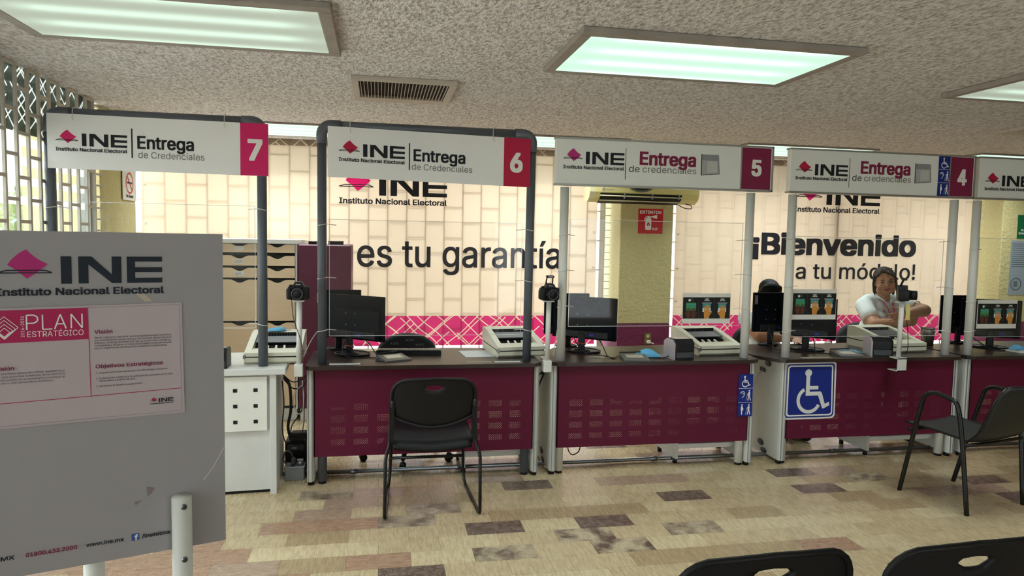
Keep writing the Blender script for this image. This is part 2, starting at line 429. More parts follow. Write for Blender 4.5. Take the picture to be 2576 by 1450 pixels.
# ------------------------------------------------------------------ printed emblem and pictograms
def emblem(mb, fr, x, y, w, dark, pink, text=True, k=1.0):
    """diamond over a tray, three wide letters and the line of text; (x, y) is the text baseline's left end"""
    P = lambda a, b: (x + a * w, y + b * w)
    def q(p0, p1, bulge, n=6):
        out = []
        for i in range(n):
            t = i / n; dx, dy = p1[0] - p0[0], p1[1] - p0[1]
            b = bulge * 4 * t * (1 - t); out.append((p0[0] + dx * t - dy * b, p0[1] + dy * t + dx * b))
        return out
    T, R, B, L = (0.165, 0.315), (0.285, 0.215), (0.165, 0.115), (0.058, 0.21)
    pts = q(L, T, 0.07) + q(T, R, -0.06) + q(R, B, 0.03) + q(B, L, -0.03)
    mb.poly(fr, [P(*p) for p in pts][::-1], pink, 0.0008)
    for a, b, c, d in ((0.0, 0.155, 0.31, 0.155), (0.0, 0.155, 0.05, 0.172), (0.05, 0.172, 0.27, 0.172), (0.27, 0.172, 0.31, 0.155)):
        mb.stroke(fr, [P(a, b), P(c, d)], 0.008 * w, dark, 0.0014)
    y0, y1 = 0.078, 0.268
    R_ = lambda a, b, c, d: mb.rect(fr, *P(a, b), *P(c, d), dark, 0.001)
    R_(0.361, y0, 0.425, y1)
    R_(0.465, y0, 0.525, y1); R_(0.668, y0, 0.728, y1)
    mb.poly(fr, [P(0.465, y1), P(0.668, y0), P(0.728, y0), P(0.545, y1)][::-1], dark, 0.0012)
    R_(0.762, y0, 0.815, y1)
    h = (y1 - y0); t = h * 0.19
    R_(0.815, y0, 0.99, y0 + t); R_(0.815, y0 + (h - t) / 2, 0.99, y0 + (h + t) / 2); R_(0.815, y1 - t, 0.99, y1)
    if text: mb.text(fr, 'Instituto Nacional Electoral', x, y, 0.05 * w, dark, w=0.99 * w, bold=0.024)

def wheelchair(mb, fr, cx, cy, s, m, l=0.0012):
    P = lambda a, b: (cx + a * s, cy + b * s)
    mb.disc(fr, *P(-0.06, 0.40), 0.085 * s, m, l)
    mb.rect(fr, *P(-0.11, -0.12), *P(-0.015, 0.33), m, l)
    mb.rect(fr, *P(-0.02, 0.02), *P(0.20, 0.10), m, l)
    mb.rect(fr, *P(-0.11, -0.12), *P(0.27, -0.03), m, l)
    mb.poly(fr, [P(0.19, -0.09), P(0.29, -0.05), P(0.41, -0.40), P(0.32, -0.42)][::-1], m, l)
    mb.poly(fr, [P(0.33, -0.43), P(0.50, -0.35), P(0.48, -0.27), P(0.36, -0.33)], m, l)
    mb.arc(fr, *P(-0.02, -0.22), 0.23 * s, 0.31 * s, 118, 335, m, l)

def walker(mb, fr, cx, cy, s, m, cane=True, l=0.0012):
    P = lambda a, b: (cx + a * s, cy + b * s)
    mb.disc(fr, *P(0.03, 0.40), 0.075 * s, m, l)
    mb.poly(fr, [P(-0.06, -0.02), P(0.09, -0.02), P(0.11, 0.26), P(0.05, 0.31), P(-0.05, 0.28)], m, l)
    mb.stroke(fr, [P(0.05, 0.0), P(0.09, -0.22), P(0.16, -0.46)], 0.085 * s, m, l)
    mb.stroke(fr, [P(-0.02, 0.0), P(-0.05, -0.22), P(-0.09, -0.46)], 0.085 * s, m, l)
    mb.stroke(fr, [P(-0.03, 0.22), P(-0.16, 0.04)], 0.06 * s, m, l)
    if cane: mb.stroke(fr, [P(-0.16, 0.04), P(-0.27, -0.46)], 0.022 * s, m, l)

def pregnant(mb, fr, cx, cy, s, m, l=0.0012):
    P = lambda a, b: (cx + a * s, cy + b * s)
    mb.disc(fr, *P(0.0, 0.40), 0.075 * s, m, l)
    mb.poly(fr, [P(-0.08, -0.12), P(0.08, -0.12), P(0.13, -0.03), P(0.15, 0.05), P(0.09, 0.14), P(0.07, 0.28), P(-0.03, 0.31), P(-0.10, 0.2)], m, l)
    mb.stroke(fr, [P(-0.01, -0.1), P(-0.01, -0.46)], 0.10 * s, m, l)

def ear(mb, fr, cx, cy, s, m, l=0.0012):
    mb.arc(fr, cx, cy + 0.1 * s, 0.19 * s, 0.26 * s, -50, 175, m, l)
    mb.arc(fr, cx - 0.02 * s, cy + 0.1 * s, 0.07 * s, 0.12 * s, -40, 150, m, l)
    mb.stroke(fr, [(cx + 0.16 * s, cy - 0.06 * s), (cx + 0.05 * s, cy - 0.25 * s), (cx - 0.06 * s, cy - 0.33 * s)], 0.06 * s, m, l)

def priority_strip(mb, fr, x0, y0, x1, y1, l0=0.0006):
    """three stacked blue pictogram squares"""
    h = (y1 - y0) / 3; w = x1 - x0
    mb.rect(fr, x0, y0, x1, y1, BLUEINK, l0)
    for i in (1, 2): mb.rect(fr, x0, y0 + h * i - 0.0012, x1, y0 + h * i + 0.0012, WHITEINK, l0 + 0.0004)
    s = h * 0.8; l = l0 + 0.0006
    wheelchair(mb, fr, x0 + w * 0.46, y0 + h * 2.5, s, WHITEINK, l)
    ear(mb, fr, x0 + w * 0.30, y0 + h * 1.55, s * 0.85, WHITEINK, l); walker(mb, fr, x0 + w * 0.74, y0 + h * 1.5, s, WHITEINK, True, l)
    pregnant(mb, fr, x0 + w * 0.28, y0 + h * 0.5, s, WHITEINK, l); walker(mb, fr, x0 + w * 0.74, y0 + h * 0.5, s, WHITEINK, True, l)
# ------------------------------------------------------------------ room shell
HC = 2.40                       # ceiling height
XL, XR, YB, YN = -1.87, 8.6, 6.62, -4.5

def floor():
    mb = MB()
    t_cream = m_tile('travertine_cream', '9a8666', 'b5a27f', 'c6b693')
    t_cream2 = m_tile('travertine_pale', 'a49170', 'bfae8a', 'd0c19f')
    t_tan = m_tile('travertine_tan', '8d785a', '9f8a69', 'b09b79')
    t_brown = m_tile('travertine_brown', '876a54', '9c7c64', 'ab8f76', (10.0, 3.0), 1.0)
    t_rose = m_tile('travertine_rose', '8a7260', '9c8470', 'ab9580', (9.0, 4.0), 0.8)
    t_dark = m_tile('slate_brown_marble', '4d3f37', '66564b', '8a7a69', (4.0, 4.0), 0.9)
    t_mix = m_tile('travertine_smoky', '9c8d72', 'b0a184', 'beb094', (3.0, 5.0), 0.0, '5d4c41')
    t_spk = m_tile('travertine_speckled', '8d7d68', 'a8987f', 'beb096', (6.0, 6.0), 0.0, '6a5d4c')
    sp = {(0, 1): t_mix, (0, 3): t_mix, (0, -1): t_brown, (-1, 7): t_brown, (-1, 0): t_dark, (1, 3): t_mix, (1, 5): t_spk, (1, -2): t_cream2,
          (2, 1): t_dark, (2, 3): t_dark, (3, -2): t_brown, (3, -1): t_brown, (3, 0): t_spk, (4, -2): t_rose, (4, 0): t_spk, (4, 5): t_dark, (4, 8): t_dark,
          (4, 12): t_dark, (5, 10): t_mix, (6, 2): t_dark, (6, -1): t_rose, (6, -2): t_spk, (6, 4): t_rose, (6, 8): t_dark, (6, 9): t_rose,
          (-1, -1): t_cream, (0, 0): t_cream2, (5, -1): t_rose, (-1, 4): t_tan, (3, 11): t_rose, (5, 1): t_tan, (6, 5): t_rose, (2, 9): t_tan, (1, 12): t_tan}
    r = random.Random(3)
    g = 0.0007
    for k in range(-41, 23):
        y0 = 3.212 + 0.1525 * k; off = 0.155 if k % 2 == 0 else 0.0
        for n in range(-8, 28):
            x0 = off + 0.305 * n
            if x0 + 0.305 < XL - 0.1 or x0 > XR + 0.1: continue
            m = sp.get((k, n))
            q = r.random()
            if m is None:
                left = x0 < -0.5 and k <= 3
                if left: m = t_brown if q < 0.62 else (t_rose if q < 0.8 else t_cream)
                elif x0 < 3.0 and -2 < k < 7: m = t_cream if q < 0.55 else (t_cream2 if q < 0.85 else t_tan)
                else: m = t_cream if q < 0.5 else t_cream2 if q < 0.78 else t_tan if q < 0.9 else t_rose if q < 0.95 else t_dark
            mb.add([(x0 + g, y0 + g, 0), (x0 + 0.305 - g, y0 + g, 0), (x0 + 0.305 - g, y0 + 0.1525 - g, 0), (x0 + g, y0 + 0.1525 - g, 0)], [(0, 1, 2, 3)], m)
    mb.box(XL - 0.2, XR + 0.2, YN, YB + 0.2, -0.12, -0.0012, pm('grout', '66583f', 0.9))
    struct(mb.build('floor'), 'floor of cream, brown and dark rectangular travertine tiles')

def ceiling():
    mb = MB(); mc = m_ceiling()
    mb.box(XL - 0.02, XR + 0.2, YN, YB + 0.25, HC, HC + 0.15, mc)
    struct(mb.build('ceiling'), 'rough popcorn plaster ceiling')
floor(); ceiling()

YEL = m_stucco('yellow_stucco', 'b8a974', 'cfc492'); MARW = m_stucco('maroon_stucco', '5e1d3c', '762a4e'); GREYW = m_stucco('grey_sill', 'b4ad9b', 'c4bdaa')

def lattice(mb, m, axis, c, a0, step, n, z0, z1, brick, w=0.016, d=0.012, phase=0):
    """running-bond grille of flat bars: uprights every step, short rungs staggered by half a brick"""
    def b(a, bb, z, zz):
        if axis == 'x': mb.box(a, bb, c - d / 2, c + d / 2, z, zz, m)
        else: mb.box(c - d / 2, c + d / 2, a, bb, z, zz, m)
    for i in range(n + 1): b(a0 + step * i - w / 2, a0 + step * i + w / 2, z0, z1)
    for i in range(n):
        z = z0 + (brick / 2 if (i + phase) % 2 else 0.0)
        while z < z1:
            if z > z0 + 0.02: b(a0 + step * i + w / 2, a0 + step * (i + 1) - w / 2, z - w / 2, z + w / 2)
            z += brick

def left_window():
    root = thing('window_1', 'left window wall', 'window', (XL, 2.5, 0)); root['kind'] = 'structure'
    f = MB(); fm = pm('window_frame_grey', '8f8f8a', 0.4, 0.3)
    for y in (-4.0, -2.2, -0.4, 1.4, 3.2): f.box(XL - 0.03, XL + 0.01, y - 0.025, y + 0.025, 0.10, HC, fm)
    f.box(XL - 0.035, XL + 0.02, 5.00, 5.05, 0.10, HC, fm); f.box(XL - 0.06, XL + 0.02, 5.055, 5.10, 0.0, HC, fm)
    f.box(XL - 0.035, XL + 0.015, YN, 5.05, 0.0, 0.10, fm)
    f.build('window_frame', root)
    l = MB(); lattice(l, M['lattice'], 'y', XL + 0.035, 4.043 - 0.124 * 68, 0.124, 76, 0.10, HC - 0.005, 0.229, 0.018, 0.014, 1)
    z = 0.2
    while z < HC: l.box(XL - 0.01, XL + 0.02, 5.10, 5.23, z - 0.005, z + 0.005, fm); z += 0.075
    l.build('window_grille', root)
    g = MB(); g.box(XL - 0.014, XL - 0.008, YN, 5.0, 0.10, HC, m_glass('window_glass', (0.95, 0.98, 0.97, 1), zebra=True, hazecol='f4f6f4')); g.build('window_pane', root)
    b = MB(); b.box(XL - 0.006, XL - 0.003, YN, 5.0, 2.06, HC, m_filmband()); b.build('window_film', root, label='dark film with white diamond lines')
left_window()

def back_wall():
    mb = MB()
    mb.box(XL - 0.4, XR, YB + 0.06, YB + 0.22, -0.02, 0.40, GREYW)
    mb.box(XL - 0.4, XR, YB + 0.06, YB + 0.22, 2.36, HC + 0.02, GREYW)
    mb.box(6.95, XR, YB - 0.1, YB + 0.22, 0.40, 2.40, YEL)
    struct(mb.build('wall_back'), 'back wall above and below the banner windows')
    r = MB(); r.box(XL, 2.2, YN - 0.15, YN, 0, HC, YEL); r.box(4.6, XR, YN - 0.15, YN, 0, HC, YEL); r.box(2.2, 4.6, YN - 0.15, YN, 2.1, HC, YEL); struct(r.build('wall_front'), 'unseen wall behind the camera with an opening added for fill light')  # front wall is out of view; its opening is added to let fill light in
    r = MB(); r.box(XR, XR + 0.15, YN, YB + 0.22, 0, HC, YEL); struct(r.build('wall_right'), 'plain wall at the far right')
back_wall()

def pillar(name, label, x0, x1, y0, y1, split=0.755):
    mb = MB()
    mb.box(x0, x1, y0, y1, split, HC, YEL, 0.006); mb.box(x0, x1, y0, y1, 0.0, split, MARW, 0.006)
    struct(mb.build(name), label)
pillar('pillar', 'yellow stucco pillar at the left end of the back wall', -2.35, XL, 5.235, 5.93)
pillar('pillar', 'yellow and maroon stucco pillar carrying the fire extinguisher sign', 2.235, 2.765, 6.33, 6.80)
pillar('pillar', 'yellow stucco pillar at the right edge with the green sign', 6.47, 7.1, 6.33, 6.80)

def back_window(n, x0, x1, mull, gap=0.0):
    root = thing('window_%d' % n, 'back window', 'window', ((x0 + x1) / 2, YB, 0)); root['kind'] = 'structure'
    fm = pm('back_window_frame', 'c9c6bb', 0.4); y = YB + 0.02
    f = MB()
    for x in (x0 + 0.02, x1 - 0.02): f.box(x - 0.028, x + 0.028, y - 0.03, y + 0.02, 0.40, 2.38, fm)
    f.box(x0, x1, y - 0.03, y + 0.02, 0.375, 0.415, fm); f.box(x0, x1, y - 0.03, y + 0.02, 2.35, 2.385, fm)
    for x in mull: f.box(x - 0.011, x + 0.011, y - 0.083, y + 0.02, 0.4, 2.38, pm('mullion_grey', '7d807c', 0.4))
    f.build('window_frame', root)
    l = MB(); w = x1 - x0; k = round(w / 0.173); lattice(l, M['lattice'], 'x', YB - 0.052 + gap, x0 + 0.02, (w - 0.04) / k, k, 0.40, 2.38, 0.285, 0.012, 0.004)
    z = 0.42
    while z < 2.35:
        for xa, xb in ((x0 - 0.06, x0), (x1, x1 + 0.06)): l.box(xa, xb, YB - 0.02, YB - 0.012, z - 0.004, z + 0.004, fm)
        z += 0.072
    l.build('window_grille', root)
    g = MB(); g.box(x0, x1, y + 0.004, y + 0.010, 0.40, 2.38, m_glass('back_glass', (0.97, 0.98, 0.97, 1))); g.build('window_pane', root)
back_window(2, -2.20, 2.17, []); back_window(3, 2.83, 6.42, [4.685], 0.06)

# ------------------------------------------------------------------ what stands outside
def outside():
    g = MB(); g.box(-30, XL - 0.06, -25, 40, -0.25, -0.10, pm('outside_paving', 'd6d2c8', 0.9)); g.box(XL - 0.06, 20, YB + 0.25, 40, -0.25, -0.10, pm('outside_paving', 'd6d2c8', 0.9))
    struct(g.build('pavement'), 'bright paving outside the windows')
    r = random.Random(5)
    lf = [pm('leaf_green', '6f9a45', 0.6, var=0.3, vs=9), pm('leaf_yellow', '94a85e', 0.6, var=0.3, vs=9)]
    bark = pm('bark', '6d5a48', 0.9)
    for i, (x, y, h, rad, mi, lab) in enumerate(((-6.6, 11.2, 1.7, 1.1, 0, 'green street tree seen through the left end of the window'), (-6.0, 14.6, 1.7, 1.0, 1, 'yellow-green street tree seen beside the leaning grey pipe post'),
                                                (-9.5, 13.0, 2.6, 1.6, 0, 'tall green tree farthest from the window'))):
        t = thing('street_tree', lab, 'tree', (x, y, -0.1), 'trees outside the window')
        k = MB(); k.tube([(x, y, -0.1), (x + 0.05, y, h * 0.5), (x, y + 0.05, h)], [0.11, 0.08, 0.05], bark); k.build('trunk', t)
        c = MB()
        for _ in range(420):
            a, b = r.random() * 2 * PI, math.acos(2 * r.random() - 1); q = rad * (0.45 + 0.6 * r.random() ** 0.5)
            p = Vector((x + q * math.sin(b) * math.cos(a), y + q * math.sin(b) * math.sin(a), h + 0.75 * q * math.cos(b)))
            u = Vector((r.uniform(-1, 1), r.uniform(-1, 1), r.uniform(-1, 1))).normalized() * 0.13; v = u.orthogonal().normalized() * 0.06
            c.add([p - u, p + v, p + u, p - v], [(0, 1, 2, 3)], lf[mi])
        c.build('foliage', t)
    b = MB(); wl = pm('facade_white', 'cfcdc6', 0.8); b.box(-18, -12.5, 4, 30, -0.1, 5.5, wl)
    for k in range(7): b.box(-12.52, -12.46, 6 + 3.4 * k, 7.8 + 3.4 * k, 1.0, 2.4, pm('facade_glass', '7d94a5', 0.2))
    tag(b.build('street_building'), 'pale building across the street outside the left window', 'building')
outside()

# ------------------------------------------------------------------ ceiling lights and air vents
def ceiling_lights():
    fm = pm('lamp_frame', '9d948c', 0.5, var=0.2, vs=9)
    dA = m_diffuser('lamp_cover_bright', 'b4dcc6', 'd2fbe4', 0.71, 0.86); dB = m_diffuser('lamp_cover_dim', 'b8c4b2', 'd6f2de', 0.40, 0.58)
    L = [(-1.46, 2.70, dB, 'ceiling light at the top left corner with dim striped tubes'), (0.79, 2.745, dA, 'brightest ceiling light above the two grey pipe frames'),
         (3.07, 2.76, dB, 'ceiling light cut by the right edge above the last signs'),
         (-1.46, 5.64, dA, 'far ceiling light showing between signs 7 and 6'), (0.79, 5.66, dA, 'far ceiling light showing between signs 6 and 5'),
         (3.08, 5.56, dA, 'far ceiling light showing between signs 5 and 4'), (5.36, 5.50, dA, 'far ceiling light above the last sign on the right')]
    for x, y, dm, lab in L:
        watt = 6.8 if y < 4 else 10.0
        cx, cy = x + 0.64, y + 0.35
        t = thing('ceiling_light', lab, 'ceiling light', (cx, cy, HC), 'recessed fluorescent ceiling lights')
        near = y < 4; f = MB(); z0, z1 = HC - (0.028 if near else 0.013), HC; b = 0.052 if near else 0.032
        for a in ((x, x + 1.28, y, y + b), (x, x + 1.28, y + 0.70 - b, y + 0.70), (x, x + b, y + b, y + 0.70 - b), (x + 1.28 - b, x + 1.28, y + b, y + 0.70 - b)):
            f.box(*a, z0, z1, fm, 0.004)
        f.build('lamp_frame', t)
        al = bpy.data.lights.new('lamp_light', 'AREA'); al.shape = 'RECTANGLE'; al.size = 1.16; al.size_y = 0.58; al.spread = math.radians(118)
        al.energy = watt; al.color = (0.90, 0.98, 1.0); ao = bpy.data.objects.new('lamp_light', al); C.objects.link(ao); ao.location = (cx, cy, HC - 0.034); ao.parent = t; ao.matrix_parent_inverse = Matrix.Translation(t.location).inverted()
        d = MB(); d.box(x + b, x + 1.28 - b, y + b, y + 0.70 - b, z0 + 0.0012, z0 + 0.006, dm); d.build('lamp_cover', t, (cx, cy, z0 + 0.003))
ceiling_lights()

def vents():
    vm = pm('vent_beige', 'b9aea2', 0.5); dk = pm('vent_inside', '2e2724', 0.8)
    for x, y, lab in ((-0.158, 3.87, 'louvred ceiling air vent between the two nearest lights'), (4.42, 3.83, 'louvred ceiling air vent at the right edge')):
        t = thing('air_vent', lab, 'air vent', (x + 0.287, y + 0.3, HC), 'ceiling air vents')
        w, d, b = 0.574, 0.605, 0.04; z0 = HC - 0.024
        f = MB()
        for a in ((x, x + w, y, y + b), (x, x + w, y + d - b * 2.6, y + d), (x, x + b, y + b, y + d - b * 2.6), (x + w - b, x + w, y + b, y + d - b * 2.6)): f.box(*a, z0, HC, vm, 0.003)
        f.build('vent_frame', t)
        k = MB(); k.box(x + b, x + w - b, y + b, y + d - b, HC - 0.004, HC - 0.001, dk); k.build('vent_duct', t)
        s = MB(); n = 26
        for i in range(n):
            xx = x + b + (w - 2 * b) * (i + 0.5) / n
            s.box(xx - 0.0015, xx + 0.0015, y + b, y + d - b * 2.6, HC - 0.021, HC - 0.004, vm, rot=0.0)
        s.build('vent_louvres', t)
vents()

# ------------------------------------------------------------------ printed banners over the back windows
YBN = 6.55
def banners():
    sets = [[m_banner(k, *q) for k in ('cream', 'pink', 'brown')] for q in ((0.185, 0.042), (0.145, 0.018))]
    bink = ink('banner_black', '1d1b22'); bpink = NT('banner_magenta')
    c = lin('f0308c'); d = bpink.n('ShaderNodeBsdfDiffuse', {'Color': c}).outputs[0]; tr = bpink.n('ShaderNodeBsdfTranslucent', {'Color': c}).outputs[0]
    bpk = bpink.done(bpink.n('ShaderNodeMixShader', {0: 0.6, 1: d, 2: tr}).outputs[0])
    fr = Fr((0, YBN - 0.001, 0)); eye = pm('brass_eyelet', 'c9c5bb', 0.3, 0.8)
    for i, (x0, x1, lab) in enumerate(((-2.02, 2.075, 'cream window banner reading es tu garantía'), (2.885, 6.385, 'cream window banner reading ¡Bienvenido a tu módulo!'))):
        mb = MB(); cream, pink, brown = sets[i]
        nx = 40
        def strip(z0, z1, m, nz):
            vs = []; fs = []
            for a in range(nx + 1):
                for b in range(nz + 1):
                    x = x0 + (x1 - x0) * a / nx; z = z0 + (z1 - z0) * b / nz
                    vs.append((x, YBN + 0.003 * math.sin(x * 5.3 + z * 2) * (1 if z < 2.3 else 0), z))
            for a in range(nx):
                for b in range(nz): fs.append((a * (nz + 1) + b, (a + 1) * (nz + 1) + b, (a + 1) * (nz + 1) + b + 1, a * (nz + 1) + b + 1))
            mb.add(vs, fs, m, True)
        strip(0.527, 0.808, pink, 5); strip(0.808, 2.335, cream, 16); strip(2.335, 2.39, brown, 2)
        fr2 = Fr((0, YBN - 0.006, 0))
        if i == 0:
            # the magenta diamond sits in the cloth itself, so it glows like the rest
            emblem(mb, fr2, -0.364, 1.838, 0.985, bink, bpk)
            mb.text(fr2, 'es tu garantía', -0.204, 1.268, 0.248, bink, w=1.915, bold=0.010)
        else:
            emblem(mb, fr2, 4.175, 1.877, 0.995, bink, bpk)
            mb.text(fr2, '¡Bienvenido', 3.72, 1.440, 0.205, bink, w=1.905, bold=0.034)
            mb.text(fr2, 'a tu módulo!', 4.222, 1.187, 0.160, bink, w=1.41, bold=0.010)
        o = mb.build('window_banner'); tag(o, lab, 'banner', 'back-lit banners over the windows')
        for z in (0.62, 0.95, 1.28, 1.62, 1.95, 2.25):
            for x in (x0 + 0.03, x1 - 0.03):
                e = MB(); e.tube([fr2(x + 0.009 * math.cos(2 * PI * k / 10), z + 0.009 * math.sin(2 * PI * k / 10)) for k in range(10)], 0.003, eye, 6, closed=True); e.build('eyelet', o)
banners()
# ------------------------------------------------------------------ service desks
ZT = 0.755; YF = 4.31; YP = 4.40       # desktop height, desktop front edge, line of the posts
TOP = m_top()
def service_desk(label, x0, x1, xa, xb, cols0, outline, shelf, perf_name, paneltone, right_panel=True, leg=None):
    """x0..x1 outer faces of the side panels; xa..xb the maroon modesty panel"""
    cx = (x0 + x1) / 2
    t = thing('service_desk', label, 'desk', (cx, 4.65, 0), 'maroon service desks in a row')
    d = MB(); d.prism(outline, Fr((0, 0, 0), (1, 0, 0), (0, 1, 0)), ZT - 0.024, ZT, TOP); d.build('desktop', t)
    p = MB(); p.add([(xa, 4.358, 0.183), (xb, 4.358, 0.183), (xb, 4.358, 0.731), (xa, 4.358, 0.731)], [(0, 1, 2, 3)], paneltone)
    for a, b in ((xa, xa + 0.004), (xb - 0.004, xb)): p.box(a, b, 4.358, 4.385, 0.183, 0.731, M['maroon'])
    p.build('front_panel', t)
    sp = M['sidepanel']
    for k, xs in enumerate((x0, x1 - 0.045)):
        s = MB()
        # rounded front edge, then a slab running back
        prof = [(0.0, 0.40), (0.0, 0.02)] + [(0.0225 + 0.0225 * math.cos(a), 0.0 + 0.0 - 0.012 * math.sin(a)) for a in ()] 
        ring = [(xs, 4.385), (xs + 0.004, 4.368), (xs + 0.013, 4.357), (xs + 0.0225, 4.354), (xs + 0.032, 4.357), (xs + 0.041, 4.368), (xs + 0.045, 4.385)]
        pts = ring + [(xs + 0.045, 4.84), (xs, 4.84)]
        s.prism(pts, Fr((0, 0, 0), (1, 0, 0), (0, 1, 0)), 0.028, ZT - 0.026, sp)
        for xg in (xs + 0.012, xs + 0.033): s.box(xg - 0.0015, xg + 0.0015, 4.352, 4.36, 0.03, ZT - 0.03, M['grey'])
        o = s.build('side_panel', t)
        xf_ = xs - 0.002 if k == 0 else xs + 0.047
        for yy, zz, ry, rz in ((4.545, 0.685, 0.042, 0.022), (4.60, 0.098, 0.042, 0.024), (4.555, 0.035 + 0.012, 0.042, 0.020)):
            cp = MB(); cp.ell((xf_, yy, zz), 0.006, ry, rz, M['dgrey'], 16, 8); cp.build('cable_cap', o)
        gl = MB(); gl.box(xf_ - 0.001, xf_ + 0.001, 4.58, 4.65, 0.615, 0.645, M['black'], 0.0); gl.build('cable_slot', o)
        for yy in (4.40, 4.80): ft = MB(); ft.cyl((xs + 0.0225, yy, 0.0), (xs + 0.0225, yy, 0.03), 0.02, M['black'], 14); ft.build('foot', o)
    if leg:
        for xl in leg[0]:
            g = MB(); g.cyl((xl, YP + 0.012, 0.018), (xl, YP + 0.012, ZT - 0.026), leg[2], leg[1], 20); g.cyl((xl, YP + 0.012, 0.0), (xl, YP + 0.012, 0.018), leg[2] * 0.85, M['black'], 16); g.build('leg', t)
    if shelf:
        xs0, xs1 = shelf
        q = MB(); q.box(xs0, xs1, 4.47, 4.80, 0.108, 0.142, M['white'], 0.003); q.build('shelf', t)
        q = MB(); q.prism([(4.47, 0.035), (4.80, 0.035), (4.80, ZT - 0.026), (4.47, ZT - 0.026)], Fr((xs0 - 0.012, 0, 0), (0, 1, 0), (0, 0, 1)), -0.010, 0.010, sp)
        q.cyl((xs0 - 0.012, 4.5, 0.0), (xs0 - 0.012, 4.5, 0.035), 0.016, M['black'], 12); q.cyl((xs0 - 0.012, 4.77, 0.0), (xs0 - 0.012, 4.77, 0.035), 0.016, M['black'], 12)
        q.build('shelf_support', t)
    return t
ZR = (0.512, 0)
perf6 = m_perf('maroon_sheet_a', '5e1531', -0.291, 9, 0.14, ZR); perf5 = m_perf('maroon_sheet_b', '5e1531', 1.225, 9, 0.1385, (0.500, 0)); perf4 = m_perf('maroon_sheet_c', '5e1531', 2.84, 9, 0.1385, (0.500, 0)); perf3 = m_perf('maroon_sheet_d', '5e1531', 4.37, 9, 0.1385, (0.500, 0))
o6 = [(-0.44, YF + 0.04), (-0.41, YF), (0.98, YF), (1.03, YF + 0.05), (1.03, 4.85), (1.0, 4.93), (0.5, 4.98), (-0.3, 4.98), (-0.44, 4.9)]
o5 = [(1.10, 4.40), (1.105, 4.35), (1.13, YF + 0.015), (1.18, YF), (2.50, YF), (2.555, YF + 0.04), (2.575, 4.5), (2.545, 4.62), (2.53, 5.0), (2.2, 5.02), (1.85, 4.965), (1.6, 4.965), (1.35, 4.985), (1.25, 4.93), (1.15, 4.75)]
o4 = [(2.70, YF + 0.01), (2.74, YF), (4.13, YF), (4.17, YF + 0.05), (4.17, 4.93), (3.9, 5.0), (3.0, 5.0), (2.60, 4.95), (2.585, 4.64), (2.60, 4.50)]
o3 = [(4.21, YF + 0.03), (4.25, YF), (5.60, YF), (5.65, YF + 0.05), (5.65, 4.95), (5.5, 5.0), (5.0, 5.02), (4.7, 4.96), (4.35, 4.9), (4.21, 4.8)]
service_desk('maroon desk under sign 6, behind the black sled chair', -0.435, 1.025, -0.39, 0.982, 0, o6, (0.56, 0.98), 'a', perf6, leg=((-0.345, 0.94), M['pvc'], 0.028))
service_desk('maroon desk under sign 5 with a narrow blue pictogram strip', 1.10, 2.545, 1.145, 2.50, 0, o5, (2.05, 2.50), 'b', perf5, leg=((1.175, 2.47), M['pole_white'], 0.028))
service_desk('maroon desk under sign 4 with the large blue wheelchair sticker', 2.75, 4.165, 2.795, 4.12, 0, o4, (3.55, 4.12), 'c', perf4, leg=((2.80, 4.08), M['pole_white'], 0.028))
service_desk('maroon desk at the right edge, behind the armchair', 4.225, 5.65, 4.27, 5.60, 0, o3, None, 'd', perf3, leg=((4.27,), M['pole_white'], 0.022))

def grey_desk():
    t = thing('counter_cabinet', 'pale grey counter with six square holes beside the display board', 'counter', (-1.2, 4.55, 0), None)
    a = math.radians(3.0); X = Matrix.Translation((-0.56, 4.24, 0)) @ Matrix.Rotation(a, 4, 'Z')
    def mk(name, fn):
        mb = MB(); mb.xf = X; fn(mb); mb.build(name, t)
    m = M['desk7']
    mk('countertop', lambda b: b.box(-1.36, 0.02, 0.0, 0.62, 0.722, 0.76, m, 0.004))
    mk('front_panel', lambda b: b.box(-1.30, -0.07, 0.055, 0.075, 0.02, 0.722, m))
    def holes(b):
        b.box(-0.44, -0.088, 0.03, 0.05, 0.385, 0.71, pm('white_laminate', 'e2e1d8', 0.4), 0.002)
        b.box(-1.25, -0.45, 0.03, 0.05, 0.385, 0.71, pm('white_laminate', 'e2e1d8', 0.4), 0.002)
        f = Fr((0, 0.0295, 0))
        for x in (-0.265, -0.152):
            for z in (0.630, 0.536, 0.442): b.rect(f, x - 0.012, z - 0.011, x + 0.012, z + 0.011, M['black'], 0.0006)
    mk('drawer_front', holes)
    mk('side_panel', lambda b: b.box(-0.072, -0.035, 0.02, 0.55, 0.0, 0.722, m, 0.002))
    mk('plinth', lambda b: b.box(-1.30, -0.075, 0.07, 0.12, 0.0, 0.02, M['black']))
grey_desk()

# ------------------------------------------------------------------ booths: pipe arches, hanging signs, boxed signs on posts, clear screens
def pipe_arch(label, x0, x1, ytop, ybase, zb, zt=2.205):
    m = M['pvc']; r = 0.0275
    t = thing('pipe_frame', label, 'pipe frame', ((x0 + x1) / 2, ybase, zb), 'grey pipe arches')
    R = 0.055
    for x in (x0, x1):
        p = MB(); p.cyl((x, ybase, zb), (x, ytop, zt - R - 0.03), r, m, 24); p.build('post', t)
    p = MB(); p.cyl((x0 + R + 0.03, ytop, zt), (x1 - R - 0.03, ytop, zt), r, m, 24); p.build('crossbar', t)
    for x, s in ((x0, 1), (x1, -1)):
        e = MB(); c = (x + s * R, zt - R)
        pts = [(x, ytop, zt - R - 0.055), (x, ytop, zt - R)] + [(c[0] - s * R * math.cos(a), ytop, c[1] + R * math.sin(a)) for a in [PI / 2 * i / 8 for i in range(1, 8)]] + [(x + s * R, ytop, zt), (x + s * (R + 0.055), ytop, zt)]
        e.tube(pts, 0.0325, m, 24); e.build('elbow', t)
    return t
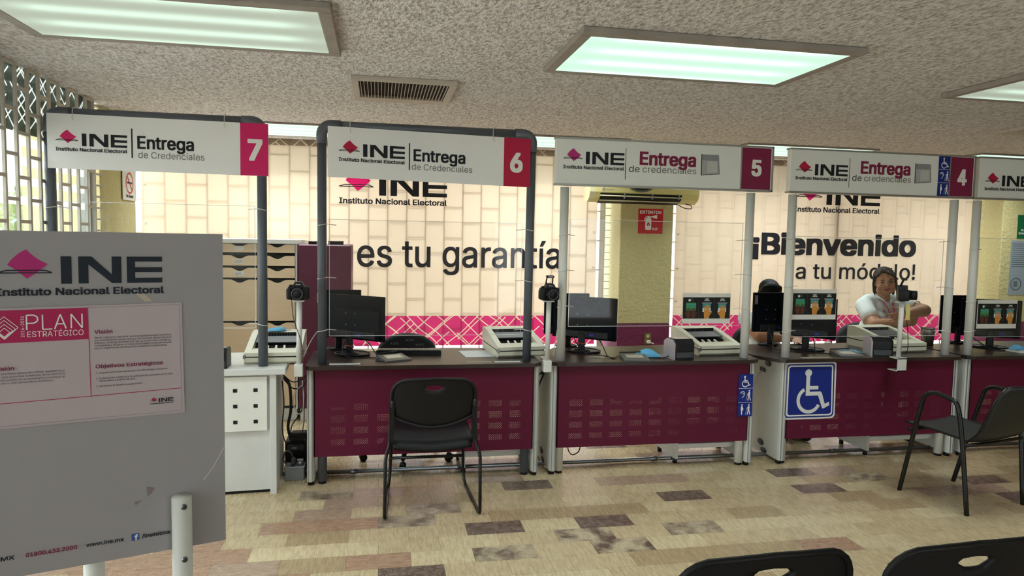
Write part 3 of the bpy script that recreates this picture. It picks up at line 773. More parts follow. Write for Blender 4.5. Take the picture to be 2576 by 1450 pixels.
pipe_arch('leaning grey pipe arch holding sign 7, beside the left window', -1.803, -0.681, 4.335, 4.335, 0.76, 2.198)
pipe_arch('grey pipe arch holding sign 6, standing on the desk behind the sled chair', -0.345, 0.945, 4.385, 4.42, ZT)

YS = 4.352
def hanging_sign(label, num, x0, z0, x1, z1, drop, xn, ex, ew, ez, bar, tx, tw, tz, sx, sw, sz, nx, nz, nh, pink, YS=4.352, YT=4.385, ZT_=2.205):
    """flat board hung by two cable ties; drop = how much the right end hangs lower"""
    sl = -drop / (x1 - x0); u = Vector((1, 0, sl)).normalized(); fr = Fr((x0, YS, z0), u, (0, 0, 1))
    w = x1 - x0; h = z1 - z0
    t = thing('hanging_sign', label, 'sign', ((x0 + x1) / 2, YS, z1), 'signs hanging from the pipe arches')
    b = MB(); b.prism([(0, 0), (w, 0), (w, h), (0, h)], fr, -0.006, 0.0, M['panelgrey'])
    b.rect(fr, xn - x0, 0, w, h, PINK2 if pink else PINK, 0.0006)
    emblem(b, fr, ex - x0, ez - z0, ew, INK, PINK2 if pink else PINK)
    b.stroke(fr, [(bar - x0, bar_z0 - z0) for bar_z0 in (1.962, 2.125)], 0.007, INK)
    b.text(fr, 'Entrega', tx - x0, tz - z0, 0.068, INK, w=tw, bold=0.022)
    b.text(fr, 'de Credenciales', sx - x0, sz - z0, 0.037, GREYINK, w=sw)
    b.text(fr, num, nx - x0, nz - z0, nh, WHITEINK, w=nh * 0.72, bold=0.035)
    b.build('sign_panel', t)
    for xx in (x0 + 0.13, x1 - 0.24):
        zz = z1 + sl * (xx - x0); c = MB()
        c.tube([(xx, YT + 0.0335 * math.cos(a), ZT_ + 0.0335 * math.sin(a)) for a in [2 * PI * i / 16 for i in range(16)]], 0.0022, M['tie'], 6, closed=True)
        c.tube([(xx, YT - 0.032, ZT_), (xx, YS - 0.005, zz - 0.02), (xx + 0.004, YS - 0.006, zz - 0.035)], 0.002, M['tie'], 6)
        c.build('cable_tie', t)
    return t
hanging_sign('hanging white sign number 7 with black Entrega lettering', '7', -1.8021, 1.8891, -0.6396, 2.1896, 0.0059, -0.7938, -1.7595, 0.3677, 1.9869, -1.3701, -1.3424, 0.2985, 2.0166, -1.3384, 0.3499, 1.9632, -0.7532, 1.9800, 0.1137, False, 4.302, 4.335, 2.198)
hanging_sign('hanging white sign number 6 with black Entrega lettering', '6', -0.308, 1.896, 0.930, 2.197, 0.024, 0.760, -0.244, 0.395, 1.995, 0.175, 0.200, 0.318, 2.020, 0.190, 0.372, 1.966, 0.800, 1.990, 0.112, True)

def post_sign(label, num, x0, x1, xn, ex, ew, ez, bar, tx, tw, tz, sx, sw, sz, cx, nx, nz, nh, posts, strip=None):
    t = thing('sign_stand', label, 'sign', ((x0 + x1) / 2, YP, ZT), 'boxed signs on white posts')
    z0, z1 = 1.895, 2.195
    b = MB(); b.box(x0, x1, YS + 0.002, YS + 0.05, z0, z1, M['signbox'], 0.002)
    fr = Fr((0, YS + 0.002, 0))
    b.rect(fr, xn, z0 + 0.012, x1 - 0.012, z1 - 0.012, MAG, 0.0006)
    emblem(b, fr, ex, ez, ew, INK, PURP if num == '5' else PINK2)
    if tw:
        b.stroke(fr, [(bar, 1.942), (bar, 2.142)], 0.004, INK)
        b.text(fr, 'Entrega', tx, tz, 0.080, MAG, w=tw, bold=0.030)
        b.text(fr, 'de', sx, sz, 0.042, INK, w=sw * 0.155); b.text(fr, 'credenciales', sx + sw * 0.20, sz, 0.042, GREYINK, w=sw * 0.80)
        # little drawing of a grey card holder
        q = lambda a, c: (cx + a * 0.135, 1.99 + c * 0.138)
        b.poly(fr, [q(0.03, 0), q(0.97, 0.07), q(0.88, 0.98), q(0.03, 0.98)], ink('card_grey', '8a8b8e'), 0.0008)
        b.poly(fr, [q(0.05, 0.03), q(0.93, 0.09), q(0.89, 0.70), q(0.05, 0.70)], ink('card_light', 'a8a9aa'), 0.0012)
        b.poly(fr, [q(0.33, 0.12), q(0.86, 0.15), q(0.84, 0.66), q(0.33, 0.66)], ink('card_window', 'bdbdb6'), 0.0016)
        b.stroke(fr, [q(0.02, 1.0), q(0.02, -0.02)], 0.005, INK, 0.002); b.stroke(fr, [q(0.02, -0.01), q(0.98, 0.07), q(0.9, 0.98)], 0.002, INK, 0.002)
        b.text(fr, num, nx, nz, nh, WHITEINK, w=nh * 0.74, bold=0.035)
    if strip: priority_strip(b, fr, *strip)
    o = b.build('sign_box', t)
    e = MB(); a = M['alu']
    e.box(x0 - 0.004, x1 + 0.004, YS - 0.002, YS + 0.054, z1 - 0.010, z1 + 0.002, a); e.box(x0 - 0.004, x1 + 0.004, YS - 0.002, YS + 0.054, z0 - 0.002, z0 + 0.010, a)
    e.box(x1 - 0.006, x1 + 0.006, YS - 0.002, YS + 0.054, z0, z1, a); e.box(xn - 0.008, xn, YS - 0.001, YS + 0.01, z0, z1, a)
    e.build('sign_trim', t)
    for px in posts:
        p = MB(); p.cyl((px, YP, ZT), (px, YP, z0 - 0.01), 0.0285, M['pole_white'], 24)
        p.build('post', t)
    return t
post_sign('white box sign number 5 on two posts, with maroon Entrega lettering', '5', 1.098, 2.600, 2.375, 1.144, 0.410, 2.000, 1.560, 1.655, 0.392, 2.043, 1.583, 0.468, 1.993, 2.083, 2.446, 2.000, 0.100, (1.170, 2.475))
post_sign('white box sign number 4 on two posts, with blue pictograms beside the number', '4', 2.735, 4.185, 3.985, 2.773, 0.400, 1.986, 3.182, 3.268, 0.392, 2.043, 3.206, 0.462, 1.990, 3.697, 4.045, 1.990, 0.105, (2.790, 4.075), (3.885, 1.906, 3.985, 2.186))
post_sign('white box sign cut by the right edge of the photo', '', 4.230, 5.68, 5.5, 4.275, 0.40, 1.960, 0, 0, 0, 0, 0, 0, 0, 0, 0, 0, 0, (4.268, 5.55))

ACR = m_glass('clear_acrylic', (0.97, 0.98, 0.98, 1), haze=0.008, gloss=0.007, fres=0.12)
ACRE = m_glass('acrylic_edge', (0.85, 0.9, 0.9, 1), haze=0.45, gloss=0.1)
def screen(label, x0, x1, z0, z1, y, ties):
    t = thing('acrylic_screen', label, 'screen', ((x0 + x1) / 2, y, z0), 'clear screens between the posts')
    g = MB(); g.box(x0, x1, y - 0.0015, y + 0.0015, z0, z1, ACR); g.build('sheet', t)
    e = MB(); w = 0.0016
    for a in ((x0, x1, z1 - w, z1 + w), (x0, x1, z0 - w, z0 + w), (x0 - w, x0 + w, z0, z1), (x1 - w, x1 + w, z0, z1)): e.box(a[0], a[1], y - 0.002, y + 0.002, a[2], a[3], ACRE)
    e.build('sheet_edge', t)
    for px, py, pz, s, r in ties:
        c = MB(); c.tube([(px + (r + 0.0015) * math.cos(a), py + (r + 0.0015) * math.sin(a), pz + 0.006 * math.cos(a) * s) for a in [2 * PI * i / 20 for i in range(20)]], 0.0024, M['tie'], 6, closed=True)
        c.tube([(px + s * r, py - 0.012, pz + 0.006), (px + s * (r + 0.02), y - 0.006, pz + 0.003), (px + s * (r + 0.055), y - 0.012, pz + 0.0)], 0.0022, M['tie'], 6)
        c.build('cable_tie', t)
R1, R2 = 0.0275, 0.0285
screen('clear screen under sign 7, partly behind the display board', -1.79, -0.728, 0.984, 1.71, 4.372, [(-1.803, 4.335, 1.672, 1, R1), (-0.681, 4.335, 1.69, -1, R1), (-0.681, 4.335, 1.008, -1, R1)])
screen('clear screen under sign 6 between grey posts', -0.305, 0.905, 0.922, 1.645, 4.445, [(-0.345, 4.40, 1.609, 1, R1), (-0.345, 4.41, 1.284, 1, R1), (-0.345, 4.415, 0.96, 1, R1), (0.945, 4.40, 1.601, -1, R1), (0.945, 4.41, 1.273, -1, R1), (0.945, 4.415, 0.954, -1, R1)])
screen('clear screen under sign 5 holding a hand scan picture', 1.225, 2.447, 0.975, 1.68, 4.435, [(1.170, YP, 1.575, 1, R2), (1.170, YP, 1.344, 1, R2), (1.170, YP, 1.109, 1, R2), (2.475, YP, 1.56, -1, R2), (2.475, YP, 1.327, -1, R2), (2.475, YP, 1.09, -1, R2)])
screen('clear screen under sign 4 in front of the seated woman', 2.845, 4.04, 0.893, 1.60, 4.435, [(2.790, YP, 1.581, 1, R2), (2.790, YP, 1.25, 1, R2), (2.790, YP, 0.937, 1, R2), (4.075, YP, 1.579, -1, R2), (4.075, YP, 1.248, -1, R2), (4.075, YP, 0.928, -1, R2)])
screen('clear screen at the right edge holding a hand scan picture', 4.345, 5.50, 0.879, 1.615, 4.435, [(4.268, YP, 1.53, 1, R2), (4.268, YP, 1.15, 1, R2), (4.268, YP, 0.93, 1, R2)])

# ------------------------------------------------------------------ pictures of hands on the fingerprint reader
def hand_print(b, fr, cx, cy, s, m, flip=1, l=0.002):
    P = lambda a, c: (cx + flip * a * s, cy + c * s)
    b.poly(fr, rr([P(-0.22, -0.5), P(0.2, -0.5), P(0.27, 0.0), P(0.22, 0.2), P(-0.24, 0.2), P(-0.28, 0.0)], flip), m, l)
    for i, (dx, ln, w) in enumerate(((-0.19, 0.30, 0.09), (-0.065, 0.40, 0.10), (0.06, 0.43, 0.10), (0.18, 0.36, 0.095))):
        b.stroke(fr, [P(dx, 0.15), P(dx * 1.15, 0.2 + ln)], w * s, m, l); b.disc(fr, *P(dx * 1.15, 0.2 + ln), w * s / 2, m, l, 10)
    b.stroke(fr, [P(0.22, -0.2), P(0.42, 0.08)], 0.10 * s, m, l); b.disc(fr, *P(0.42, 0.08), 0.05 * s, m, l, 10)
def rr(p, flip): return p if flip > 0 else p[::-1]
def hand_poster(label, x0, z0, x1, z1, y):
    fr = Fr((0, y, 0)); w = x1 - x0; h = z1 - z0
    b = MB(); b.box(x0, x1, y, y + 0.002, z0, z1, M['paper'])
    bx0, bx1, bz0, bz1 = x0 + 0.012 * w, x1 - 0.008 * w, z0 + 0.16 * h, z1 - 0.13 * h
    b.rect(fr, bx0, bz0, bx1, bz1, ink('photo_black', '1c1b1b'), 0.0006)
    bw, bh = bx1 - bx0, bz1 - bz0
    gr, tq, sk, dk, wh = ink('glow_green', '3f8f5c'), ink('glow_teal', '3e8f92'), ink('print_skin', 'c98b3f'), ink('print_skin_dark', '5a3327'), ink('print_white', 'cfd6cf')
    for i in range(3):
        c = bx0 + bw * (0.17 + 0.33 * i)
        if i: b.stroke(fr, [(bx0 + bw * 0.33 * i, bz0), (bx0 + bw * 0.33 * i, bz1)], 0.0015, ink('photo_grey', '4a4a48'), 0.0010)
        b.disc(fr, c, bz0 + bh * 0.92, 0.016, wh if i else ink('photo_grey', '4a4a48'), 0.0012, 14, 0.004)
        for k in range(4): b.rect(fr, c - 0.018 + 0.010 * k, bz0 + bh * 0.83, c - 0.011 + 0.010 * k, bz0 + bh * 0.87, wh if i else ink('photo_grey', '4a4a48'), 0.0012)
        b.rect(fr, c - 0.036, bz0 + bh * 0.72, c + 0.036, bz0 + bh * 0.75, ink('photo_grey', '4a4a48') if i == 0 else wh, 0.0012)
        if i == 0:
            b.rect(fr, c - 0.036, bz0 + bh * 0.36, c + 0.036, bz0 + bh * 0.74, gr, 0.0012); b.rect(fr, c - 0.034, bz0 + bh * 0.62, c + 0.034, bz0 + bh * 0.68, tq, 0.0014)
            b.disc(fr, c - 0.012, bz0 + bh * 0.86, 0.009, wh, 0.0016, 12)
            hand_print(b, fr, c - 0.018, bz0 + bh * 0.24, 0.058, dk, -1); hand_print(b, fr, c + 0.018, bz0 + bh * 0.24, 0.058, dk, 1, 0.0022)
        else:
            b.rect(fr, c - 0.030, bz0 + bh * 0.50, c + 0.030, bz0 + bh * 0.70, tq, 0.0012); b.rect(fr, c - 0.030, bz0 + bh * 0.32, c + 0.030, bz0 + bh * 0.50, wh, 0.0012)
            hand_print(b, fr, c + 0.002, bz0 + bh * 0.28, 0.082, sk, 1 if i == 1 else -1)
    tag(b.build('hand_poster'), label, 'poster', 'hand scan pictures on the screens')
hand_poster('hand scan picture on the screen under sign 5', 2.021, 0.992, 2.374, 1.198, 4.428)
hand_poster('hand scan picture beside the left post of sign 4', 2.842, 1.016, 3.186, 1.230, 4.428)
hand_poster('hand scan picture on the screen at the right edge', 4.358, 0.943, 4.704, 1.157, 4.428)

def stickers():
    fr = Fr((0, 4.356, 0)); b = MB()
    pts = []
    x0, z0, x1, z1 = 2.765, 0.318, 3.170, 0.722
    def wob(a, c): return (x0 + (x1 - x0) * a + 0.012 * math.sin(c * 5 + 1) * (a > 0.9) - 0.016 * (1 - c) * (a > 0.5), z0 + (z1 - z0) * c + 0.004 * math.sin(a * 8))
    def ringp(i, r):
        out = []
        for px, pz in rrect(i, i, 1 - i, 1 - i, r, 5): out.append(wob(px, pz))
        return out
    b.prism(ringp(0, 0.07), fr, -0.0002, 0.0008, pm('sticker_white', 'dcdcd6', 0.4))
    b.poly(fr, ringp(0.03, 0.06), BLUEINK, 0.0012); b.poly(fr, ringp(0.055, 0.05), WHITEINK, 0.0015); b.poly(fr, ringp(0.08, 0.045), BLUEINK, 0.0018)
    wheelchair(b, fr, 2.965, 0.525, 0.31, pm('sticker_white', 'dcdcd6', 0.4), 0.0022)
    tag(b.build('wheelchair_sticker'), 'large blue wheelchair sticker on the front of a maroon desk', 'sticker')
    b = MB(); fr = Fr((0, 4.350, 0)); b.prism([(2.418, 0.356), (2.524, 0.356), (2.524, 0.650), (2.418, 0.650)], fr, -0.003, 0.0, BLUEINK)
    priority_strip(b, fr, 2.418, 0.356, 2.524, 0.650)
    tag(b.build('pictogram_strip'), 'narrow blue strip of three priority pictograms on the desk corner', 'sticker')
stickers()

# ------------------------------------------------------------------ display board in the foreground
BO = Vector((-0.409, 1.965, 0)); BD = Vector((0.951, 0.31, 0))
def board():
    fr = Fr(BO, BD, (0, 0, 1)); n = fr.n
    t = thing('display_board', 'grey-white information board on white tube posts, at the left foreground', 'board', BO + BD * -0.35)
    bm_ = pm('board_plastic', '989496', 0.5, var=0.03, vs=3)
    b = MB(); b.prism([(-0.80, 0.713), (0, 0.713), (0, 1.546), (-0.80, 1.546)], fr, -0.005, 0.0, bm_)
    dk = ink('board_ink', '18212c')
    emblem(b, fr, -0.488, 1.393, 0.347, dk, PURP, text=False)
    b.text(fr, 'Instituto Nacional Electoral', -0.491, 1.3935, 0.0163, dk, w=0.350, bold=0.028)
    b.text(fr, '/INEtelMX', -0.56, 0.7585, 0.0095, dk, w=0.088, bold=0.02)
    b.text(fr, '01800.433.2000', -0.450, 0.7585, 0.0095, MAG, w=0.106, bold=0.02)
    b.text(fr, 'www.ine.mx', -0.325, 0.7585, 0.0095, dk, w=0.082, bold=0.02)
    b.poly(fr, rrect(-0.2255, 0.7545, -0.2075, 0.7725, 0.002), ink('badge_blue', '3b5998'), 0.0007); b.text(fr, 'f', -0.2185, 0.7555, 0.0135, WHITEINK, w=0.0075, bold=0.03)
    b.text(fr, '/inetelmx', -0.202, 0.758, 0.0095, dk, w=0.066, bold=0.02)
    # worn patches and a scratch
    st = ink('scuff', '85787a'); b.poly(fr, [(-0.189, 0.892), (-0.17, 0.886), (-0.176, 0.875), (-0.188, 0.865)][::-1], st); b.poly(fr, [(-0.219, 0.856), (-0.199, 0.858), (-0.214, 0.846)][::-1], st)
    b.stroke(fr, [(-0.054, 0.889), (-0.03, 0.92), (-0.002, 0.972)], 0.0012, ink('scratch', 'dcd8d6'))
    b.poly(fr, [(-0.205, 1.392), (-0.185, 1.392), (-0.168, 1.372), (-0.185, 1.372)][::-1], ink('tape_stain', 'b5aa98'))
    b.build('board_panel', t)
    def post(s, l, z1, front):
        c = BO + BD * s + n * l; p = MB(); r = 0.0245
        p.tube([c, c + Vector((0, 0, z1))], r, M['pole_white'], 28)
        o = p.build('post', t)
        if front:
            for z in (0.842, 0.702):
                q = MB(); a = c + n * (r - 0.002) + Vector((0.004, 0, z)); q.cyl(a, a + n * 0.004, 0.0075, M['steel'], 16); q.cyl(a + n * 0.004, a + n * 0.006, 0.005, M['dgrey'], 12); q.build('bolt', o)
    post(-0.109, 0.027, 0.862, True); post(-0.31, -0.032, 0.90, False); post(-0.69, 0.027, 0.862, True)
    for s in (-0.109, -0.69):
        c = BO + BD * s; f = MB()
        f.tube([c + n * 0.22 + Vector((0, 0, 0.02)), c - n * 0.22 + Vector((0, 0, 0.02))], 0.02, M['pole_white'], 16); f.build('foot', t)
    f = MB(); c = BO + BD * -0.31 - n * 0.032; f.tube([c + Vector((0, 0, 0.02)) - BD * 0.38, c + Vector((0, 0, 0.02)) + BD * 0.2], 0.02, M['pole_white'], 16)
    f.build('foot', t)
    # poster taped to the board
    q = Fr(BO, BD, (0, 0, 1)); q.o = q.o + q.n * 0.0025
    p = MB(); pp = pm('poster_paper', 'b4a7aa', 0.45, var=0.02)
    p.prism([(-0.70, 1.0785), (-0.097, 1.0785), (-0.101, 1.368), (-0.70, 1.3615)], q, -0.0015, 0.0, pp)
    ln = ink('hairline', '7a6f74')
    p.stroke(q, [(-0.69, 1.0845), (-0.1035, 1.0845), (-0.1065, 1.3625), (-0.69, 1.357)], 0.0007, ln)
    pk = ink('poster_magenta', 'ab1f55')
    p.poly(q, [(-0.69, 1.281), (-0.308, 1.283), (-0.309, 1.3605), (-0.69, 1.3565)], pk, 0.0008)
    p.stroke(q, [(-0.308, 1.283), (-0.3065, 1.1405)], 0.0016, pk); p.stroke(q, [(-0.69, 1.137), (-0.3065, 1.1405), (-0.1035, 1.1435)], 0.0016, pk)
    w_ = 0.0030
    X = lambda k, pts: p.stroke(q, [(-0.4335 + k + x * 0.0225, 1.3115 + z * 0.035) for x, z in pts], w_, WHITEINK, 0.0012)
    X(0.0, [(0, 0), (0, 1), (0.6, 1), (0.92, 0.88), (0.98, 0.72), (0.92, 0.56), (0.6, 0.44), (0, 0.44)]); X(0.0315, [(0, 1), (0, 0), (0.85, 0)]); X(0.0555, [(0, 0), (0.52, 1), (1.04, 0)]); X(0.0590, [(0.08, 0.34), (0.66, 0.34)]); X(0.0895, [(0, 0), (0, 1), (1.0, 0), (1.0, 1)])
    p.text(q, 'ESTRATÉGICO', -0.433, 1.294, 0.0135, WHITEINK, w=0.114)
    p.text(q, '2016-2026', -0.4385, 1.2945, 0.0068, WHITEINK, w=0.050, rot=PI / 2)
    for k in range(4):          # nested outlined squares on their corner
        c = (-0.477, 1.318); a = 0.027 - 0.0055 * k; dz = -0.0035 * k
        pts = [(c[0] - a, c[1] + dz), (c[0], c[1] + dz + a), (c[0] + a, c[1] + dz), (c[0], c[1] + dz - a)]
        p.stroke(q, pts + [pts[0]], 0.0013, WHITEINK, 0.0014)
    def para(lines, x, z, w, dz, cap=0.0044):
        for i, (s_, k) in enumerate(lines): p.text(q, s_, x, z - dz * i, cap, dk, w=w * k)
    p.text(q, 'Visión', -0.2965, 1.2955, 0.0088, MAG, w=0.039, bold=0.016)
    para((('Ser el organismo electoral nacional autónomo que contribuya', 1), ('a la consolidación de la cultura y convivencia democrática en', 1), ('México, distinguiéndose por ser la institución moderna,', 1),
          ('transparente y eficiente, en la que la sociedad confíe plenamente', 1), ('para la organización de elecciones equitativas e imparciales.', 0.94)), -0.2965, 1.2835, 0.1705, 0.0066)
    p.text(q, 'Objetivos Estratégicos', -0.2955, 1.2095, 0.0088, MAG, w=0.149, bold=0.016)
    p.text(q, '1. Organizar procesos electorales con efectividad y eficiencia.', -0.295, 1.1955, 0.0044, dk, w=0.160)
    p.text(q, '2. Fortalecer la confianza y la participación ciudadana en la vida', -0.295, 1.1815, 0.0044, dk, w=0.170); p.text(q, 'democrática y política del país.', -0.289, 1.175, 0.0044, dk, w=0.080)
    p.text(q, '3. Garantizar el derecho a la identidad.', -0.295, 1.162, 0.0044, dk, w=0.101)
    p.text(q, 'Misión', -0.500, 1.2175, 0.0088, MAG, w=0.039, bold=0.016)
    para((('Organizar procesos electorales libres, equitativos y', 1), ('confiables, para garantizar el ejercicio de los derechos', 1), ('políticos-electorales de la ciudadanía y contribuir al', 1), ('desarrollo de la vida democrática de México.', 0.86)), -0.518, 1.2075, 0.158, 0.0075)
    emblem(p, q, -0.1775, 1.107, 0.0545, dk, pk)
    tag(p.build('strategy_poster'), 'pink and white text poster fixed on the display board', 'poster')
board()
# ------------------------------------------------------------------ chairs
def curved_shell(mb, outer, hole, m, thick, ybend):
    """plate with one hole, bent by ybend(x, z); ring-meshed between hole and outline"""
    N = 72
    def resample(p, ref):
        p = [Vector((a, b)) for a, b in p]; out = []
        for i in range(N):
            a = 2 * PI * i / N; d = Vector((math.cos(a), math.sin(a))); best = None
            for k in range(len(p)):
                u, v = p[k] - ref, p[(k + 1) % len(p)] - ref; e = v - u; den = d.x * e.y - d.y * e.x
                if abs(den) < 1e-12: continue
                t = (u.x * e.y - u.y * e.x) / den; s = (u.x * d.y - u.y * d.x) / den
                if t > 0 and -1e-6 <= s <= 1 + 1e-6: best = t if best is None else max(best, t)
            out.append(ref + d * (best or 0.001))
        return out
    hx = sum(h[0] for h in hole) / len(hole); hz = sum(h[1] for h in hole) / len(hole); ref = Vector((hx, hz))
    A, B = resample(hole, ref), resample(outer, ref)
    L = 9; vs = []; fs = []
    for side in (0, 1):
        for j in range(L):
            t = j / (L - 1)
            for i in range(N):
                p = A[i].lerp(B[i], t); edge = 0.35 if j in (0, L - 1) else 0.5
                vs.append((p.x, ybend(p.x, p.y) + (edge if side else -edge) * thick, p.y))
    O = L * N
    for j in range(L - 1):
        for i in range(N):
            k = (i + 1) % N
            fs.append((j * N + i, j * N + k, (j + 1) * N + k, (j + 1) * N + i)); fs.append((O + j * N + i, O + (j + 1) * N + i, O + (j + 1) * N + k, O + j * N + k))
    for i in range(N):
        k = (i + 1) % N
        fs.append((i, O + i, O + k, k)); q = (L - 1) * N; fs.append((q + i, q + k, O + q + k, O + q + i))
    mb.add(vs, fs, m, True)
    return A, B

def sled_chair(loc, a, label, group=None, wide=1.0):
    t = thing('sled_chair', label, 'chair', loc, group); X = xf(loc, a) @ Matrix.Diagonal((wide, 1, 1, 1))
    def part(name, fn):
        mb = MB(); mb.xf = X; fn(mb); return mb.build(name, t)
    bk, sm = M['blacksat'], M['blackmetal']; r = 0.0095
    yb = lambda x, z: 0.045 - 0.16 * (z - 0.45) - 0.55 * (0.04 - x * x) * 0.9
    outer = [(-0.222, 0.565), (-0.15, 0.535), (-0.07, 0.512), (0, 0.506), (0.07, 0.512), (0.15, 0.535), (0.222, 0.565), (0.229, 0.62)] + arcpts((0.142, 0.690), 0.087, 0, 78, 7) + [(0.09, 0.780), (0, 0.784), (-0.09, 0.780)] + arcpts((-0.142, 0.690), 0.087, 102, 180, 7) + [(-0.229, 0.62)]
    hole = [(-0.050, 0.733), (-0.022, 0.717), (0.0, 0.7155), (0.022, 0.717), (0.050, 0.733), (0.036, 0.745), (0.0, 0.7485), (-0.036, 0.745)]
    def back(mb):
        A, B = curved_shell(mb, outer, hole, bk, 0.011, yb)
        rim = [Vector((p.x, yb(p.x, p.y) - 0.004, p.y)) for p in B]
        mb.tube(rim, 0.009, bk, 8, closed=True)
    part('backrest', back)
    def seat(mb):
        vs = []; fs = []; nx, ny = 16, 14
        for s in (0, 1):
            for j in range(ny + 1):
                for i in range(nx + 1):
                    u = i / nx * 2 - 1; v = j / ny
                    y = 0.02 + 0.45 * v; w = 0.225 if v > 0.05 else 0.215
                    z = 0.438 - 0.020 * (1 - u * u) * (1 - v) ** 0.5 + 0.012 * v - (0.03 * ((v - 0.85) / 0.15) ** 2 if v > 0.85 else 0) - (0.036 * ((0.12 - v) / 0.12) ** 2 if v < 0.12 else 0)
                    vs.append((w * u, y, z - s * 0.016))
        o = (nx + 1) * (ny + 1)
        for j in range(ny):
            for i in range(nx):
                q = j * (nx + 1) + i; fs.append((q, q + 1, q + nx + 2, q + nx + 1)); fs.append((o + q, o + q + nx + 1, o + q + nx + 2, o + q + 1))
        for i in range(nx): fs.append((i, o + i, o + i + 1, i + 1)); q = ny * (nx + 1) + i; fs.append((q, q + 1, o + q + 1, o + q))
        for j in range(ny): q = j * (nx + 1); fs.append((q, q + nx + 1, o + q + nx + 1, o + q)); q += nx; fs.append((q, o + q, o + q + nx + 1, q + nx + 1))
        mb.add(vs, fs, bk, True)
    part('seat', seat)
    for s in (-1, 1):
        pts = [(s * 0.224, 0.010, 0.66), (s * 0.234, 0.035, 0.52), (s * 0.238, 0.035, 0.43), (s * 0.240, 0.032, 0.40), (s * 0.252, 0.012, 0.375), (s * 0.259, 0.0, 0.33), (s * 0.262, -0.002, 0.03), (s * 0.2615, 0.006, 0.0145), (s * 0.259, 0.024, 0.0095),
               (s * 0.243, 0.40, 0.0095), (s * 0.238, 0.46, 0.012), (s * 0.232, 0.50, 0.035), (s * 0.226, 0.515, 0.09), (s * 0.215, 0.44, 0.40), (s * 0.212, 0.40, 0.412), (s * 0.215, 0.10, 0.405)]
        part('sled_leg', lambda mb: mb.tube(pts, r, sm, 12))
        part('back_bracket', lambda mb: mb.prism(rrect(s * 0.226 - 0.013, 0.43, s * 0.226 + 0.013, 0.655, 0.008, 3), Fr((0, 0.018, 0)), -0.024, 0.010, bk))
    part('crossbar', lambda mb: mb.tube([(-0.221, 0.490, 0.190), (0.221, 0.490, 0.190)], r, sm, 12))
    return t
sled_chair((0.295, 3.768, 0), 0.0, 'black sled-base chair with a handle hole, facing the desk under sign 6')
sled_chair((0.958, 1.545, 0), 0.035, 'black chair back at the bottom of the photo, left of the two nearest', wide=1.07)
sled_chair((1.524, 1.530, 0), 0.045, 'black chair back in the bottom right corner, right of the two nearest', wide=1.07)

def armchair():
    a = 0.20; loc = (3.536, 3.64, 0)
    t = thing('armchair', 'black steel armchair with round tube arms standing before the right desks', 'chair', loc); X = xf(loc, a)
    def part(name, fn):
        mb = MB(); mb.xf = X; fn(mb); return mb.build(name, t)
    sm = M['blackmetal']; bk = pm('black_mesh_vinyl', '1d1f1d', 0.55, bump=0.3, bs=700); r = 0.0135
    for s in (-1, 1):
        pts = spline([(s * 0.2485, 0.214, 0.0), (s * 0.262, 0.14, 0.33), (s * 0.274, 0.075, 0.60), (s * 0.275, 0.045, 0.655), (s * 0.275, -0.01, 0.672), (s * 0.275, -0.10, 0.658), (s * 0.272, -0.145, 0.625), (s * 0.262, -0.175, 0.45), (s * 0.2485, -0.224, 0.0)], 5)
        part('arm_and_legs', lambda mb: mb.tube(pts, r, sm, 14))
    def seat(mb):
        vs = []; fs = []; nx, ny = 14, 22
        prof = []
        for j in range(ny + 1):
            v = j / ny
            if v < 0.5: q = v / 0.5; y = 0.225 - 0.40 * q; z = 0.452 - 0.028 * q + 0.012 * (1 - q) ** 3 * -1
            else: q = (v - 0.5) / 0.5; y = -0.175 - 0.03 * min(1, q * 5) - 0.135 * q; z = 0.424 + 0.34 * q ** 1.15
            prof.append((y, z))
        for s in (0, 1):
            for j, (y, z) in enumerate(prof):
                v = j / ny
                for i in range(nx + 1):
                    u = i / nx * 2 - 1
                    w = 0.208
                    if v > 0.86: w *= 1 - 0.22 * ((v - 0.86) / 0.14) ** 2.2
                    if v < 0.1: w *= 1 - 0.10 * ((0.1 - v) / 0.1) ** 2
                    k = (1 - u * u)
                    vs.append((w * u, y - (0.022 * k if v > 0.55 else 0) - 0.010 * s * (1 if v > 0.5 else 0), z - (0.012 * k if v < 0.55 else 0) - 0.010 * s * (1 if v <= 0.5 else 0)))
        o = (nx + 1) * (ny + 1)
        for j in range(ny):
            for i in range(nx):
                q = j * (nx + 1) + i; fs.append((q, q + 1, q + nx + 2, q + nx + 1)); fs.append((o + q, o + q + nx + 1, o + q + nx + 2, o + q + 1))
        for j in range(ny): q = j * (nx + 1); fs.append((q, q + nx + 1, o + q + nx + 1, o + q)); q += nx; fs.append((q, o + q, o + q + nx + 1, q + nx + 1))
        for i in range(nx): fs.append((i, o + i, o + i + 1, i + 1)); q = ny * (nx + 1) + i; fs.append((q, q + 1, o + q + 1, o + q))
        mb.add(vs, fs, bk, True)
        for sd in (-1, 1):
            mb.tube([(sd * (0.208 if k / ny < 0.86 else 0.208 * (1 - 0.22 * ((k / ny - 0.86) / 0.14) ** 2.2)), y, z - 0.004) for k, (y, z) in enumerate(prof)], 0.008, sm, 8)
        y, z = prof[-1]; mb.tube([(0.163 * u / 6, y - 0.022 * (1 - (u / 6) ** 2), z) for u in range(-6, 7)], 0.008, sm, 8)
    part('seat_shell', seat)
    part('seat_rail', lambda mb: mb.tube([(-0.258, 0.165, 0.405), (0, 0.165, 0.400), (0.258, 0.165, 0.405)], 0.010, sm, 10))
    part('seat_rail', lambda mb: mb.tube([(-0.258, -0.185, 0.40), (0, -0.185, 0.395), (0.258, -0.185, 0.40)], 0.010, sm, 10))
armchair()

